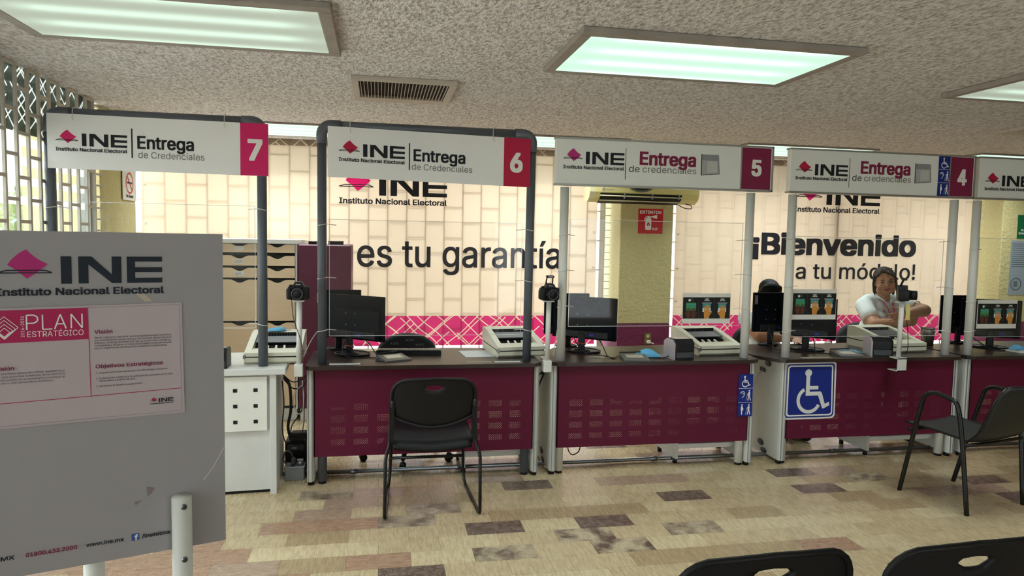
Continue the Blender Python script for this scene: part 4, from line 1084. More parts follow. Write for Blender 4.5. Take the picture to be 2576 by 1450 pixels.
def office_chair(loc, a, label, cover=False):
    t = thing('office_chair', label, 'chair', loc, 'office chairs behind the desks'); X = xf(loc, a)
    def part(name, fn):
        mb = MB(); mb.xf = X; fn(mb); return mb.build(name, t)
    bk = M['black']; fab = pm('black_fabric', '26262a', 0.85, bump=0.3, bs=400)
    def base(mb):
        for k in range(5):
            q = 2 * PI * k / 5 - 1.71; mb.tube([(0, 0, 0.11), (0.16 * math.cos(q), 0.16 * math.sin(q), 0.10), (0.30 * math.cos(q), 0.30 * math.sin(q), 0.075)], [0.026, 0.02, 0.014], bk, 10)
        mb.cyl((0, 0, 0.07), (0, 0, 0.15), 0.035, bk)
    b = part('base', base)
    for k in range(5):
        q = 2 * PI * k / 5 - 1.71; x, y = 0.31 * math.cos(q), 0.31 * math.sin(q)
        def caster(mb):
            for s in (-1, 1):
                p = Vector((x - s * 0.013 * math.sin(q), y + s * 0.013 * math.cos(q), 0.026)); d = Vector((-math.sin(q), math.cos(q), 0)) * 0.008
                mb.cyl(p - d, p + d, 0.026, bk, 18)
            mb.ell((x, y, 0.045), 0.02, 0.02, 0.02, bk, 12, 8)
        part('caster', caster)
    part('column', lambda mb: mb.cyl((0, 0, 0.14), (0, 0, 0.40), 0.022, bk))
    part('seat', lambda mb: mb.box(-0.23, 0.23, -0.23, 0.21, 0.385, 0.45, fab, 0.028, 3))
    def back(mb):
        pts = [(-0.15, 0.50), (0.15, 0.50), (0.188, 0.62)] + [(0.188 * math.cos(q), 0.70 + 0.115 * math.sin(q)) for q in [PI * i / 18 for i in range(1, 18)]] + [(-0.188, 0.62)]
        mb.prism(pts, Fr((0, 0.24, 0)), -0.035, 0.025, fab, False)
        mb.tube([(x, 0.245, z) for x, z in pts], 0.030, fab, 10, closed=True)
        if cover:
            f = Fr((0, 0.207, 0)); gi = ink('cover_grey', '77757a')
            for i, (x, z) in enumerate(((-0.11, 0.765), (0.07, 0.755), (-0.05, 0.715), (-0.165, 0.685), (0.09, 0.70), (0.0, 0.79), (-0.1, 0.63), (0.06, 0.64))):
                mb.poly(f, [(x - 0.012, z + 0.008), (x - 0.004, z + 0.016), (x + 0.004, z + 0.008), (x - 0.004, z)], gi, 0.008); mb.text(f, 'IFE', x + 0.008, z, 0.016, gi, w=0.04, bold=0.01, l=0.008)
    part('backrest', back)
    part('back_arm', lambda mb: mb.tube([(0, 0.05, 0.38), (0, 0.25, 0.38), (0, 0.29, 0.45), (0, 0.285, 0.60)], 0.022, bk, 10))
office_chair((0.20, 4.88, 0), 0.0, 'office chair with a black cover printed IFE behind the desk under sign 6', True)
office_chair((3.23, 5.32, 0), 0.0, 'office chair under the person hidden behind the black monitors')
office_chair((4.30, 5.40, 0), 0.0, 'office chair under the woman in the white polo shirt')

# ------------------------------------------------------------------ cabinets behind the desks
def cabinets():
    yc = 5.95; wf = M['white']; wood = m_wood('birch_veneer', 'dabf9c', 'e8d2b2'); dk = ink('drawer_gap', '2a221e')
    t = thing('drawer_cabinet', 'white-framed cabinet of light wooden drawers behind the grey counter', 'cabinet', (-0.96, yc + 0.25, 0))
    f = MB(); x0, x1 = -1.265, -0.672
    for x in (x0, -0.975, x1 - 0.008): f.box(x, x + 0.016, yc + 0.006, yc + 0.5, 0.10, 1.47, wf)
    f.box(x0 - 0.01, x1 + 0.018, yc - 0.012, yc + 0.52, 1.468, 1.505, wf, 0.003); f.box(x0, x1, yc + 0.03, yc + 0.5, 0.0, 0.10, wf); f.box(x0, x1, yc + 0.48, yc + 0.5, 0.1, 1.47, wf)
    f.build('carcass', t)
    rows = ((1.395, 1.468), (1.288, 1.374), (1.190, 1.274), (0.838, 1.178), (0.49, 0.826), (0.13, 0.478))
    for xa, xb in ((x0 + 0.019, -0.978), (-0.957, x1 - 0.010)):
        for i, (za, zb) in enumerate(rows):
            c = (xa + xb) / 2; w = 0.075; d = 0.026
            scoop = [(c + w * k / 8, zb - 0.004 - d * (0.5 + 0.5 * math.cos(PI * k / 8))) for k in range(8, -9, -1)]
            b = MB(); b.prism([(xa, za), (xb, za), (xb, zb - 0.004)] + scoop + [(xa, zb - 0.004)], Fr((0, yc, 0)), -0.016, 0.0, wood)
            b.box(xa + 0.01, xb - 0.01, yc + 0.03, yc + 0.034, za, zb - 0.004, M['black'])
            o = b.build('drawer', t)
            if xa < -1.2 and i in (0, 1, 2):
                l = MB(); fr = Fr((0, yc, 0)); l.rect(fr, c - 0.04, za + 0.014, c + 0.035, za + 0.052, M['paper'], 0.0008)
                if i: l.text(fr, ('', '1200 BT', '1400')[i], c - 0.034, za + 0.023, 0.02, GREYINK, w=(0, 0.06, 0.045)[i], l=0.0014)
                l.build('paper_label', o)
    m = M['maroon']
    t = thing('metal_cabinet', 'tall maroon metal cabinet beside the wooden drawers', 'cabinet', (-0.44, yc + 0.2, 0))
    b = MB(); b.box(-0.650, -0.232, yc - 0.04, yc + 0.42, 0.11, 1.468, m, 0.004); b.build('cabinet_body', t)
    b = MB(); b.box(-0.648, -0.442, yc - 0.052, yc - 0.04, 0.12, 1.462, m, 0.003); b.build('cabinet_door', t)
    b = MB(); b.box(-0.438, -0.234, yc - 0.052, yc - 0.04, 0.12, 1.462, m, 0.003); b.build('cabinet_door', t)
    b = MB(); b.box(-0.64, -0.24, yc - 0.02, yc + 0.40, 0.0, 0.11, wf); b.build('plinth', t)
    for xa, xb, za, lab, mm in ((-0.578, -0.512, 0.026, 'small black box on top of the maroon cabinet, left of the grey post', M['black']), (-0.418, -0.30, 0.030, 'wider black box on top of the maroon cabinet, right of the grey post', M['blacksat'])):
        b = MB(); b.box(xa, xb, yc + 0.02, yc + 0.14, 1.468, 1.468 + za, mm, 0.004); b.box(xa - 0.002, xb + 0.002, yc + 0.018, yc + 0.142, 1.468 + za - 0.008, 1.468 + za, mm, 0.002); tag(b.build('storage_box'), lab, 'box')
    g = m_glass('clear_plastic', (0.93, 0.94, 0.93, 1), haze=0.18, hazecol='d8d4ca', gloss=0.05)
    b = MB(); x0, x1, y0, y1, z0, z1 = -0.645, -0.592, yc + 0.06, yc + 0.14, 1.468, 1.50
    for q in ((x0, x1, y0, y1, z0, z0 + 0.002), (x0, x1, y0, y0 + 0.002, z0, z1), (x0, x1, y1 - 0.002, y1, z0, z1), (x0, x0 + 0.002, y0, y1, z0, z1), (x1 - 0.002, x1, y0, y1, z0, z1)): b.box(*q, g)
    tag(b.build('plastic_tray'), 'small clear plastic tray on the left end of the maroon cabinet', 'tray')
cabinets()

# ------------------------------------------------------------------ wall things: air conditioner, signs, outlet
def air_conditioner():
    y1, y0, x0, x1 = 6.33, 6.12, 1.865, 2.925; m = M['yellowed']
    t = thing('air_conditioner', 'yellowed split air conditioner on the pillar below sign 5', 'air conditioner', (2.4, y1, 2.05))
    prof = [(y1, 1.90), (y0 + 0.10, 1.895), (y0 + 0.03, 1.93), (y0 + 0.004, 1.985), (y0, 2.04), (y0 + 0.006, 2.13), (y0 + 0.03, 2.165), (y0 + 0.06, 2.175), (y1, 2.175)]
    YZ = lambda x: Fr((x, 0, 0), (0, 1, 0), (0, 0, 1))
    b = MB(); b.prism(prof, YZ(x0 + 0.05), 0.0, x1 - x0 - 0.10, m); b.build('casing', t)
    for xa, xb, mm in ((x0, x0 + 0.05, pm('pale_end_cap', 'd8cfa6', 0.4)), (x1 - 0.05, x1, m)):
        b = MB(); p2 = [(y, z + (0.006 if z > 2 else 0)) for y, z in prof]; b.prism(p2, YZ(xa), 0.0, xb - xa, mm); b.build('end_cap', t)
    b = MB(); b.prism([(y0 + 0.115, 1.888), (y0 + 0.03, 1.926), (y0 + 0.004, 1.975), (y0 + 0.05, 1.975)], YZ(x0 + 0.10), 0.0, x1 - x0 - 0.27, M['black'])
    b.build('outlet_slot', t)
    for k, (yy, zz) in enumerate(((y0 + 0.012, 1.953), (y0 + 0.05, 1.913))):
        b = MB(); b.tube([(x0 + 0.10, yy, zz), (x1 - 0.17, yy, zz - 0.004)], 0.006, pm('pale_end_cap', 'd8cfa6', 0.4), 8); b.build('louver', t)
    for x in (x0 + 0.33, x0 + 0.60, x0 + 0.86):
        b = MB(); b.box(x - 0.004, x + 0.004, y0, y0 + 0.03, 1.93, 1.975, M['grey']); b.build('vane', t)
    fr = Fr((0, y0 - 0.001, 0))
    b = MB(); b.poly(Fr((0, y0 - 0.004, 0)), [(2.35 + 0.125 * math.cos(a), 2.052 + 0.062 * math.sin(a)) for a in [PI + PI * i / 20 for i in range(21)]], ink('lens_grey', '6d6f5f'), 0.0)
    b.poly(Fr((0, y0 - 0.005, 0)), [(2.35 + 0.105 * math.cos(a), 2.052 + 0.047 * math.sin(a)) for a in [PI + PI * i / 20 for i in range(21)]], ink('lens_dark', '23262a'), 0.0)
    b.build('display', t)
    b = MB(); bl = ink('logo_blue', '2a5585'); b.arc(fr, 1.995, 2.008, 0.013, 0.016, 0, 360, bl); b.text(fr, 'W', 1.986, 2.003, 0.011, bl, bold=0.02); b.text(fr, 'Westinghouse', 2.018, 2.003, 0.009, bl, w=0.07, bold=0.01); b.build('lettering', t)
    b = MB(); b.tube(spline([(2.82, y0 + 0.08, 1.90), (2.86, y0 + 0.04, 1.885), (2.86, y0 + 0.03, 1.855), (2.80, y0 + 0.05, 1.86), (2.76, y0 + 0.10, 1.89)], 5), 0.004, M['cable'], 6); b.build('drain_cable', t)
air_conditioner()

def wall_signs():
    fr = Fr((0, 6.326, 0)); b = MB(); x0, x1, z0, z1 = 2.410, 2.657, 1.617, 1.853
    b.prism([(x0, z0), (x1, z0), (x1, z1), (x0, z1)], fr, -0.003, 0.0, REDINK)
    b.text(fr, 'EXTINTOR', x0 + 0.014, z1 - 0.047, 0.028, WHITEINK, w=0.218, bold=0.03)
    c = x0 + 0.103
    b.poly(fr, rrect(c - 0.032, z0 + 0.034, c + 0.028, z1 - 0.085, 0.014), WHITEINK); b.rect(fr, c - 0.012, z1 - 0.09, c + 0.010, z1 - 0.068, WHITEINK)
    b.poly(fr, [(c + 0.0, z1 - 0.085), (c + 0.028, z1 - 0.081), (c + 0.085, z1 - 0.095), (c + 0.085, z1 - 0.058), (c + 0.028, z1 - 0.070), (c, z1 - 0.073)], WHITEINK, 0.0009)
    b.arc(fr, c - 0.006, z1 - 0.105, 0.03, 0.037, 70, 190, WHITEINK)
    b.poly(fr, [(c - 0.016, z0 + 0.075), (c + 0.012, z0 + 0.075), (c + 0.013, z0 + 0.090), (c - 0.002, z0 + 0.112), (c - 0.014, z0 + 0.092)], REDINK, 0.0014); b.disc(fr, c - 0.001, z0 + 0.084, 0.006, WHITEINK, 0.0018, 10)
    b.text(fr, 'H', x0 + 0.140, z0 + 0.036, 0.022, WHITEINK, bold=0.03); b.text(fr, '2', x0 + 0.162, z0 + 0.031, 0.012, WHITEINK, bold=0.02); b.text(fr, 'O', x0 + 0.172, z0 + 0.036, 0.022, WHITEINK, bold=0.03)
    tag(b.build('extinguisher_sign'), 'red EXTINTOR sign on the yellow pillar', 'sign')
    # no smoking sign in the plane of the left wall
    fr = Fr((XL + 0.012, 5.62, 1.78), (0, 1, 0), (0, 0, 1)); b = MB(); w, h = 0.285, 0.235
    b.prism([(0, 0), (w, 0), (w, h), (0, h)], fr, -0.004, 0.0, M['paper'])
    b.arc(fr, w / 2, h * 0.55, 0.068, 0.080, 0, 360, REDINK, 0.001, 40)
    b.stroke(fr, [(w / 2 - 0.052, h * 0.55 + 0.052), (w / 2 + 0.052, h * 0.55 - 0.052)], 0.012, REDINK, 0.0016)
    b.rect(fr, w / 2 - 0.055, h * 0.53, w / 2 + 0.03, h * 0.59, INK, 0.0012); b.rect(fr, w / 2 + 0.036, h * 0.53, w / 2 + 0.055, h * 0.59, INK, 0.0012)
    b.text(fr, 'No fumar', w / 2 - 0.075, h * 0.09, 0.022, INK, w=0.15, bold=0.02)
    tag(b.build('no_smoking_sign'), 'white no smoking sign on the left pillar', 'sign')
    b = MB(); fr = Fr((0, 6.326, 0)); b.prism([(6.655, 1.645), (6.90, 1.645), (6.90, 1.895), (6.655, 1.895)], fr, -0.003, 0.0, GREENINK)
    b.text(fr, 'RUTA DE', 6.70, 1.725, 0.02, WHITEINK, w=0.15, bold=0.02); b.text(fr, 'EVACUACIÓN', 6.672, 1.69, 0.02, WHITEINK, w=0.21, bold=0.02)
    tag(b.build('evacuation_sign'), 'green evacuation sign on the right pillar', 'sign')
    b = MB(); gp = pm('grey_poster', '8f9aa3', 0.5); b.prism([(6.592, 1.045), (6.93, 1.045), (6.93, 1.625), (6.592, 1.625)], fr, -0.002, 0.0, gp); li = ink('poster_line', '5b6670')
    for k in range(12): b.rect(fr, 6.61, 1.585 - 0.022 * k, 6.90 - 0.05 * (k % 3), 1.592 - 0.022 * k, li)
    b.arc(fr, 6.68, 1.16, 0.055, 0.07, 0, 360, li); b.rect(fr, 6.65, 1.13, 6.70, 1.19, li)
    tag(b.build('information_poster'), 'grey printed poster on the right pillar under the green sign', 'poster')
    t = thing('wall_outlet', 'brass wall outlet with a white plug on the maroon band of the pillar', 'outlet', (2.545, 6.33, 0.61))
    br = pm('brass_plate', '8d7a45', 0.35, 0.6); fr = Fr((0, 6.33, 0))
    b = MB(); b.prism(rrect(2.508, 0.552, 2.578, 0.662, 0.006), fr, 0.0, 0.006, br); b.build('cover_plate', t)
    b = MB(); b.disc(Fr((0, 6.3235, 0)), 2.543, 0.632, 0.016, pm('ivory_plastic', 'd6d3bd', 0.45)); b.rect(Fr((0, 6.3225, 0)), 2.535, 0.628, 2.538, 0.638, INK); b.rect(Fr((0, 6.3225, 0)), 2.547, 0.628, 2.550, 0.638, INK); b.build('socket', t)
    b = MB(); b.box(2.530, 2.560, 6.285, 6.325, 0.565, 0.592, M['white'], 0.004); b.tube([(2.555, 6.29, 0.575), (2.585, 6.27, 0.565)], 0.004, M['white'], 8); b.build('plug', t)
wall_signs()
# ------------------------------------------------------------------ machines on the desks
def monitor(label, loc, a, w=0.50, h=0.295, zb=0.865, ring=True, tower=False, text=None, group='monitors seen from behind', textx=0.0):
    """screen seen from behind: local +y looks to the clerk"""
    t = thing('monitor', label, 'monitor', (loc[0], loc[1], ZT), group); X = xf((loc[0], loc[1], ZT), a); z = zb - ZT
    def part(name, fn, par=t):
        mb = MB(); mb.xf = X; fn(mb); return mb.build(name, par)
    sc, bk = M['screen'], M['black']
    def shell(mb):
        mb.box(-w / 2, w / 2, -0.008, 0.016, z, z + h, sc, 0.004); mb.box(-w / 2 + 0.02, w / 2 - 0.02, -0.026, -0.006, z + 0.012, z + h * 0.70, sc, 0.007)
        mb.box(-w / 2 + 0.05, w / 2 - 0.05, -0.034, -0.02, z + 0.012, z + 0.06, bk, 0.004)
    o = part('housing', shell)
    part('display_panel', lambda mb: mb.box(-w / 2 + 0.008, w / 2 - 0.008, 0.016, 0.0175, z + 0.012, z + h - 0.008, M['black']))
    for k in (-1, 1):
        for zz in (0.10, 0.175):
            part('vesa_screw', lambda mb: mb.cyl((k * 0.0375, -0.024, z + zz), (k * 0.0375, -0.0285, z + zz), 0.004, M['steel'], 8), o)
    part('video_port', lambda mb: mb.box(0.06, 0.095, -0.042, -0.03, z + 0.028, z + 0.044, ink('vga_blue', '26389a'), 0.002), o)
    if text:
        def lab(mb):
            f = Fr((0, -0.009, 0)); x0, z0 = textx, z + h - 0.088; mb.rect(f, x0, z0, x0 + 0.024, z0 + 0.068, M['paper']); mb.rect(f, x0 + 0.002, z0 + 0.002, x0 + 0.022, z0 + 0.066, ink('label_black', '1a1a1c'), 0.001)
            mb.text(f, text, x0 + 0.018, z0 + 0.008, 0.011, WHITEINK, w=0.052, bold=0.01, l=0.0015, rot=PI / 2)
        part('maker_label', lab, o)
    part('stand_neck', lambda mb: mb.box(-0.026, 0.026, -0.045, -0.022, 0.012, z + 0.05, bk, 0.008))
    if ring: part('neck_ring', lambda mb: mb.tube([(0.030 * math.cos(q), -0.0335 + 0.016 * math.sin(q), 0.058 - 0.006 * math.sin(q)) for q in [2 * PI * i / 20 for i in range(20)]], 0.005, pm('red_ring', '9c2b24', 0.4), 8, closed=True))
    def base(mb):
        k = 0.62 if tower else 1.0
        pts = [(0.125 * k * math.cos(q), -0.005 + 0.095 * k * math.sin(q)) for q in [2 * PI * i / 32 for i in range(32)]]
        mb.prism(pts, Fr((0, 0, 0), (1, 0, 0), (0, 1, 0)), 0.0, 0.010, bk); mb.tube([(x, y, 0.010) for x, y in pts], 0.006, bk, 8, closed=True); mb.ell((0, -0.02 * k, 0.012), 0.06 * k, 0.05 * k, 0.012, bk)
    part('stand_base', base)
    return t
monitor('thin black monitor behind the left grey post of sign 6, red ring on its stand', (-0.173, 4.735), -0.657, 0.515, 0.295, 0.858)
monitor('black monitor under sign 5, turned with a red ring on its stand', (1.425, 4.745), -0.70, 0.49, 0.30, 0.846)
monitor('black monitor behind the hand picture beside the left post of sign 4', (3.150, 4.695), -0.90, 0.40, 0.30, 0.850, ring=False)
monitor('black monitor behind the hand picture at the right edge', (4.745, 4.695), -0.65, 0.40, 0.30, 0.838, ring=False)
G2 = 'computers with a label beside the monitors'
monitor('dark computer screen edge just left of the left grey post of sign 6', (-0.275, 4.965), 0.0, 0.30, 0.295, 0.875, False, True, text='Lenovo', group=G2, textx=-0.147)
monitor('dark computer screen between the camera and the left post of sign 5', (1.358, 4.965), 0.0, 0.34, 0.30, 0.852, False, True, text='Lenovo', group=G2, textx=-0.155)
monitor('dark computer screen between the two posts of signs 5 and 4, before the hidden clerk', (2.975, 4.94), 0.0, 0.27, 0.305, 0.860, False, True, text='Lenovo', group=G2, textx=-0.128)
monitor('dark computer screen between the right post of sign 4 and the last sign', (4.655, 4.94), 0.0, 0.28, 0.315, 0.835, False, True, group=G2)

def document_scanner(label, loc, a, z0=ZT):
    t = thing('document_scanner', label, 'scanner', (loc[0], loc[1], z0), 'ivory document scanners'); X = xf((loc[0], loc[1], z0), a)
    def part(name, fn, par=t):
        mb = MB(); mb.xf = X; fn(mb); return mb.build(name, par)
    iv, bk = M['offwhite'], M['black']; w = 0.33; F = Fr((0, 0, 0), (0, 1, 0), (0, 0, 1))
    part('base', lambda mb: mb.prism([(0.02, 0.0), (0.42, 0.0), (0.44, 0.02), (0.44, 0.052), (0.0, 0.040), (0.0, 0.015)], F, 0.0, w, iv))
    part('gap_strip', lambda mb: mb.prism([(0.008, 0.0385), (0.434, 0.050), (0.434, 0.060), (0.008, 0.050)], F, 0.006, w - 0.006, bk))
    # lid: side rails, front lip and raised back around a sunken feeder tray
    def lid(mb):
        side = [(0.0, 0.048), (0.44, 0.060), (0.44, 0.155), (0.36, 0.155), (0.28, 0.140), (0.05, 0.080), (0.0, 0.070)]
        for x in (0.0, w - 0.038): mb.prism(side, Fr((x, 0, 0), (0, 1, 0), (0, 0, 1)), 0.0, 0.038, iv)
        mb.prism([(0.0, 0.048), (0.09, 0.055), (0.09, 0.084), (0.05, 0.080), (0.0, 0.070)], Fr((0.038, 0, 0), (0, 1, 0), (0, 0, 1)), 0.0, w - 0.076, iv)
        mb.prism([(0.33, 0.055), (0.44, 0.060), (0.44, 0.155), (0.36, 0.155), (0.33, 0.150)], Fr((0.038, 0, 0), (0, 1, 0), (0, 0, 1)), 0.0, w - 0.076, iv)
        mb.box(0.03, w - 0.03, 0.05, 0.40, 0.052, 0.060, iv)
    part('lid', lid)
    def tray(mb):
        mb.box(0.040, w - 0.040, 0.19, 0.332, 0.060, 0.085, bk); mb.box(0.040, w - 0.040, 0.327, 0.331, 0.060, 0.150, bk)
        for k in range(14): mb.box(0.05 + 0.0165 * k, 0.054 + 0.0165 * k, 0.315, 0.327, 0.105, 0.145, M['dgrey'])
    part('feeder_slot', tray)
    part('feeder_bar', lambda mb: mb.prism([(0.20, 0.10), (0.30, 0.122), (0.30, 0.130), (0.20, 0.106)], F, 0.020, w - 0.020, M['dgrey']))
    for k in range(3):
        x = 0.11 + 0.05 * k; part('paper_guide', lambda mb: mb.prism([(0.10, 0.060), (0.185, 0.060), (0.185, 0.088)], Fr((x, 0, 0), (0, 1, 0), (0, 0, 1)), 0.0, 0.012, iv))
    part('hinge_corner', lambda mb: mb.box(-0.006, 0.012, -0.004, 0.03, 0.034, 0.058, M['steel'], 0.004))
    return t
document_scanner('ivory document scanner on the grey counter under sign 7', (-0.80, 4.385), 0.02, 0.76)
document_scanner('ivory document scanner behind the right grey post of sign 6', (0.775, 4.52), 0.10)
document_scanner('ivory document scanner before the right post of sign 5', (2.195, 4.49), 0.07)
document_scanner('ivory document scanner in front of the seated woman', (3.70, 4.49), 0.10)

def fingerprint_reader(label, loc, a, z0=ZT, s=1.0):
    t = thing('fingerprint_reader', label, 'fingerprint reader', (loc[0], loc[1], z0), 'black fingerprint readers'); X = xf((loc[0], loc[1], z0), a) @ Matrix.Scale(s, 4)
    def part(name, fn):
        mb = MB(); mb.xf = X; fn(mb); return mb.build(name, t)
    w = 0.15; prof = [(0.0, 0.0), (0.15, 0.0), (0.15, 0.115), (0.11, 0.138), (0.03, 0.136), (0.0, 0.112)]
    part('housing', lambda mb: (mb.prism(prof, Fr((0.0, 0, 0), (0, 1, 0), (0, 0, 1)), 0.012, w, M['black']), mb.box(0.02, w - 0.008, -0.006, 0.0, 0.012, 0.05, M['dgrey'], 0.002), mb.box(0.02, w - 0.008, -0.004, 0.0, 0.055, 0.112, M['black'], 0.002)))
    part('silver_side', lambda mb: mb.prism([(y * 1.02 - 0.001, z * 0.97) for y, z in prof], Fr((0.0, 0, 0), (0, 1, 0), (0, 0, 1)), 0.0, 0.012, pm('silver_plastic', 'a79fa0', 0.35)))
    part('glass_platen', lambda mb: mb.add([(0.025, 0.032, 0.1375), (w - 0.012, 0.032, 0.1375), (w - 0.012, 0.105, 0.1393), (0.025, 0.105, 0.1393)], [(0, 1, 2, 3)], pm('platen_glass', '9aa0a0', 0.12)))
    return t
fingerprint_reader('black fingerprint reader in front of the ivory scanner under sign 5', (1.935, 4.35), 0.04)
fingerprint_reader('black fingerprint reader with a pale side in front of the seated woman', (3.44, 4.372), -0.30)
fingerprint_reader('black device half hidden behind the display board on the grey counter', (-1.0, 4.255), 0.0, 0.76, 0.86)

def signature_pad(label, loc, a):
    t = thing('signature_pad', label, 'signature pad', (loc[0], loc[1], ZT), 'signature pads'); X = xf((loc[0], loc[1], ZT), a)
    def part(name, fn):
        mb = MB(); mb.xf = X; fn(mb); return mb.build(name, t)
    part('pad_body', lambda mb: mb.prism([(0, 0), (0.16, 0), (0.16, 0.022), (0.15, 0.026), (0.0, 0.010)], Fr((0, 0, 0), (0, 1, 0), (0, 0, 1)), 0.0, 0.175, pm('pad_grey', '5a5a58', 0.4)))
    part('pad_screen', lambda mb: mb.add([(0.03, 0.045, 0.0158), (0.145, 0.045, 0.0158), (0.145, 0.125, 0.0244), (0.03, 0.125, 0.0244)], [(0, 1, 2, 3)], pm('pad_glass', 'b3b4a8', 0.2)))
    part('stylus', lambda mb: mb.tube([(0.0, 0.150, 0.034), (0.15, 0.165, 0.036)], 0.0045, M['black'], 8))
signature_pad('signature pad with a pen on the desk under sign 6', (0.045, 4.41), 0.42)
signature_pad('signature pad beside the light blue mask under sign 5', (1.585, 4.335), -0.12)
signature_pad('signature pad on the desk above the wheelchair sticker', (3.20, 4.36), -0.10)

def keyboard():
    loc = (-0.02, 4.69); t = thing('keyboard', 'black keyboard in front of the printed chair cover', 'keyboard', (loc[0], loc[1], ZT)); X = xf((*loc, ZT), -0.08)
    b = MB(); b.xf = X; b.prism([(0, 0), (0.145, 0), (0.145, 0.014), (0.0, 0.032)], Fr((0, 0, 0), (0, 1, 0), (0, 0, 1)), 0.0, 0.43, M['black']); b.build('key_tray', t)
    k = MB(); k.xf = X; ks = pm('worn_keys', '8c8676', 0.5)
    for r in range(5):
        for c in range(20):
            y = 0.012 + 0.026 * r; z = 0.032 - 0.018 * y / 0.145; k.box(0.008 + 0.0207 * c, 0.026 + 0.0207 * c, y, y + 0.022, z, z + 0.008, ks, 0.002)
    k.build('keys', t, kind='stuff')
keyboard()

def id_camera(label, loc, a, flash, zc=1.205):
    t = thing('photo_camera', label, 'camera', (loc[0], loc[1], zc - 0.048), 'black photo cameras on stands'); X = xf((loc[0], loc[1], zc), a)
    def part(name, fn, par=t):
        mb = MB(); mb.xf = X; fn(mb); return mb.build(name, par)
    bk, sat = M['black'], M['blacksat']
    def body(mb):
        mb.box(-0.062, 0.062, -0.022, 0.030, -0.046, 0.034, sat, 0.009, 2); mb.box(-0.068, -0.034, -0.040, 0.030, -0.044, 0.024, sat, 0.012, 3)
        mb.prism([(-0.036, 0.030), (0.036, 0.030), (0.022, 0.056), (0.012, 0.062), (-0.012, 0.062), (-0.022, 0.056)], Fr((0, 0, 0)), -0.03, 0.030, sat)
    part('body', body)
    part('grip_dial', lambda mb: mb.cyl((-0.045, 0.0, 0.034), (-0.045, 0.0, 0.043), 0.010, bk, 16))
    part('maker_name', lambda mb: mb.text(Fr((0, -0.0305, 0)), 'Canon', -0.014, 0.044, 0.0065, WHITEINK, w=0.028, bold=0.02))
    def lens(mb):
        mb.cyl((0, -0.022, -0.006), (0, -0.045, -0.006), 0.036, bk, 32); mb.cyl((0, -0.045, -0.006), (0, -0.088, -0.006), 0.034, sat, 32, 0.033)
        mb.tube([(0.030 * math.cos(q), -0.088, -0.006 + 0.030 * math.sin(q)) for q in [2 * PI * i / 32 for i in range(32)]], 0.0035, M['dgrey'], 8, closed=True)
    o = part('lens', lens)
    part('lens_glass', lambda mb: mb.ell((0, -0.080, -0.006), 0.026, 0.006, 0.026, pm('lens_glass', '0a0b10', 0.08), 24, 10), o)
    if flash:
        def fl(mb):
            for s in (-1, 1): mb.tube([(s * 0.022, 0.012, 0.056), (s * 0.021, 0.004, 0.080), (s * 0.019, -0.004, 0.098)], 0.0045, bk, 8)
            mb.box(-0.025, 0.025, -0.024, 0.008, 0.096, 0.112, bk, 0.005, 2)
        part('popup_flash', fl); part('flash_window', lambda mb: mb.box(-0.017, 0.017, -0.026, -0.023, 0.099, 0.109, M['grey'], 0.001))
    return t
def camera_stand(label, x, y, hook=False):
    t = thing('camera_stand', label, 'stand', (x, y, 0.68), 'white camera stands clamped to the desks'); w = M['white']
    p = MB(); p.cyl((x, y, 0.768), (x + 0.004, y, 1.150), 0.0155, w, 20, 0.0165); p.build('stand_post', t)
    p = MB(); p.box(x - 0.035, x + 0.035, y - 0.028, y + 0.028, 1.148, 1.157, w, 0.003); p.build('top_plate', t)
    p = MB()
    if hook: p.box(x - 0.035, x + 0.035, y - 0.040, y - 0.034, 0.672, 0.768, w); p.box(x - 0.035, x + 0.035, y - 0.040, y + 0.045, 0.757, 0.764, w); p.box(x - 0.045, x + 0.035, y - 0.040, y + 0.045, 0.672, 0.678, w)
    else: p.box(x - 0.026, x + 0.026, y - 0.030, y + 0.022, 0.695, 0.770, w, 0.004)
    p.build('clamp', t)
    if hook: p = MB(); p.cyl((x, y + 0.01, 0.66), (x, y + 0.01, 0.70), 0.006, M['black'], 10); p.cyl((x, y + 0.01, 0.655), (x, y + 0.01, 0.662), 0.014, M['black'], 14); p.build('clamp_screw', t)
camera_stand('white camera stand in the gap between the grey counter and the desk', -0.475, 4.33)
camera_stand('white camera stand in the gap between the desks under signs 6 and 5', 1.062, 4.335)
camera_stand('white camera stand clamped on the desk with the wheelchair sticker', 3.585, 4.275, True)
id_camera('black camera without raised flash left of sign 6', (-0.475, 4.33), 0.0, False)
id_camera('black camera with raised flash between signs 6 and 5', (1.068, 4.335), 0.05, True)
id_camera('black camera turned sideways with raised flash before the woman', (3.59, 4.28), 1.0, True, 1.21)

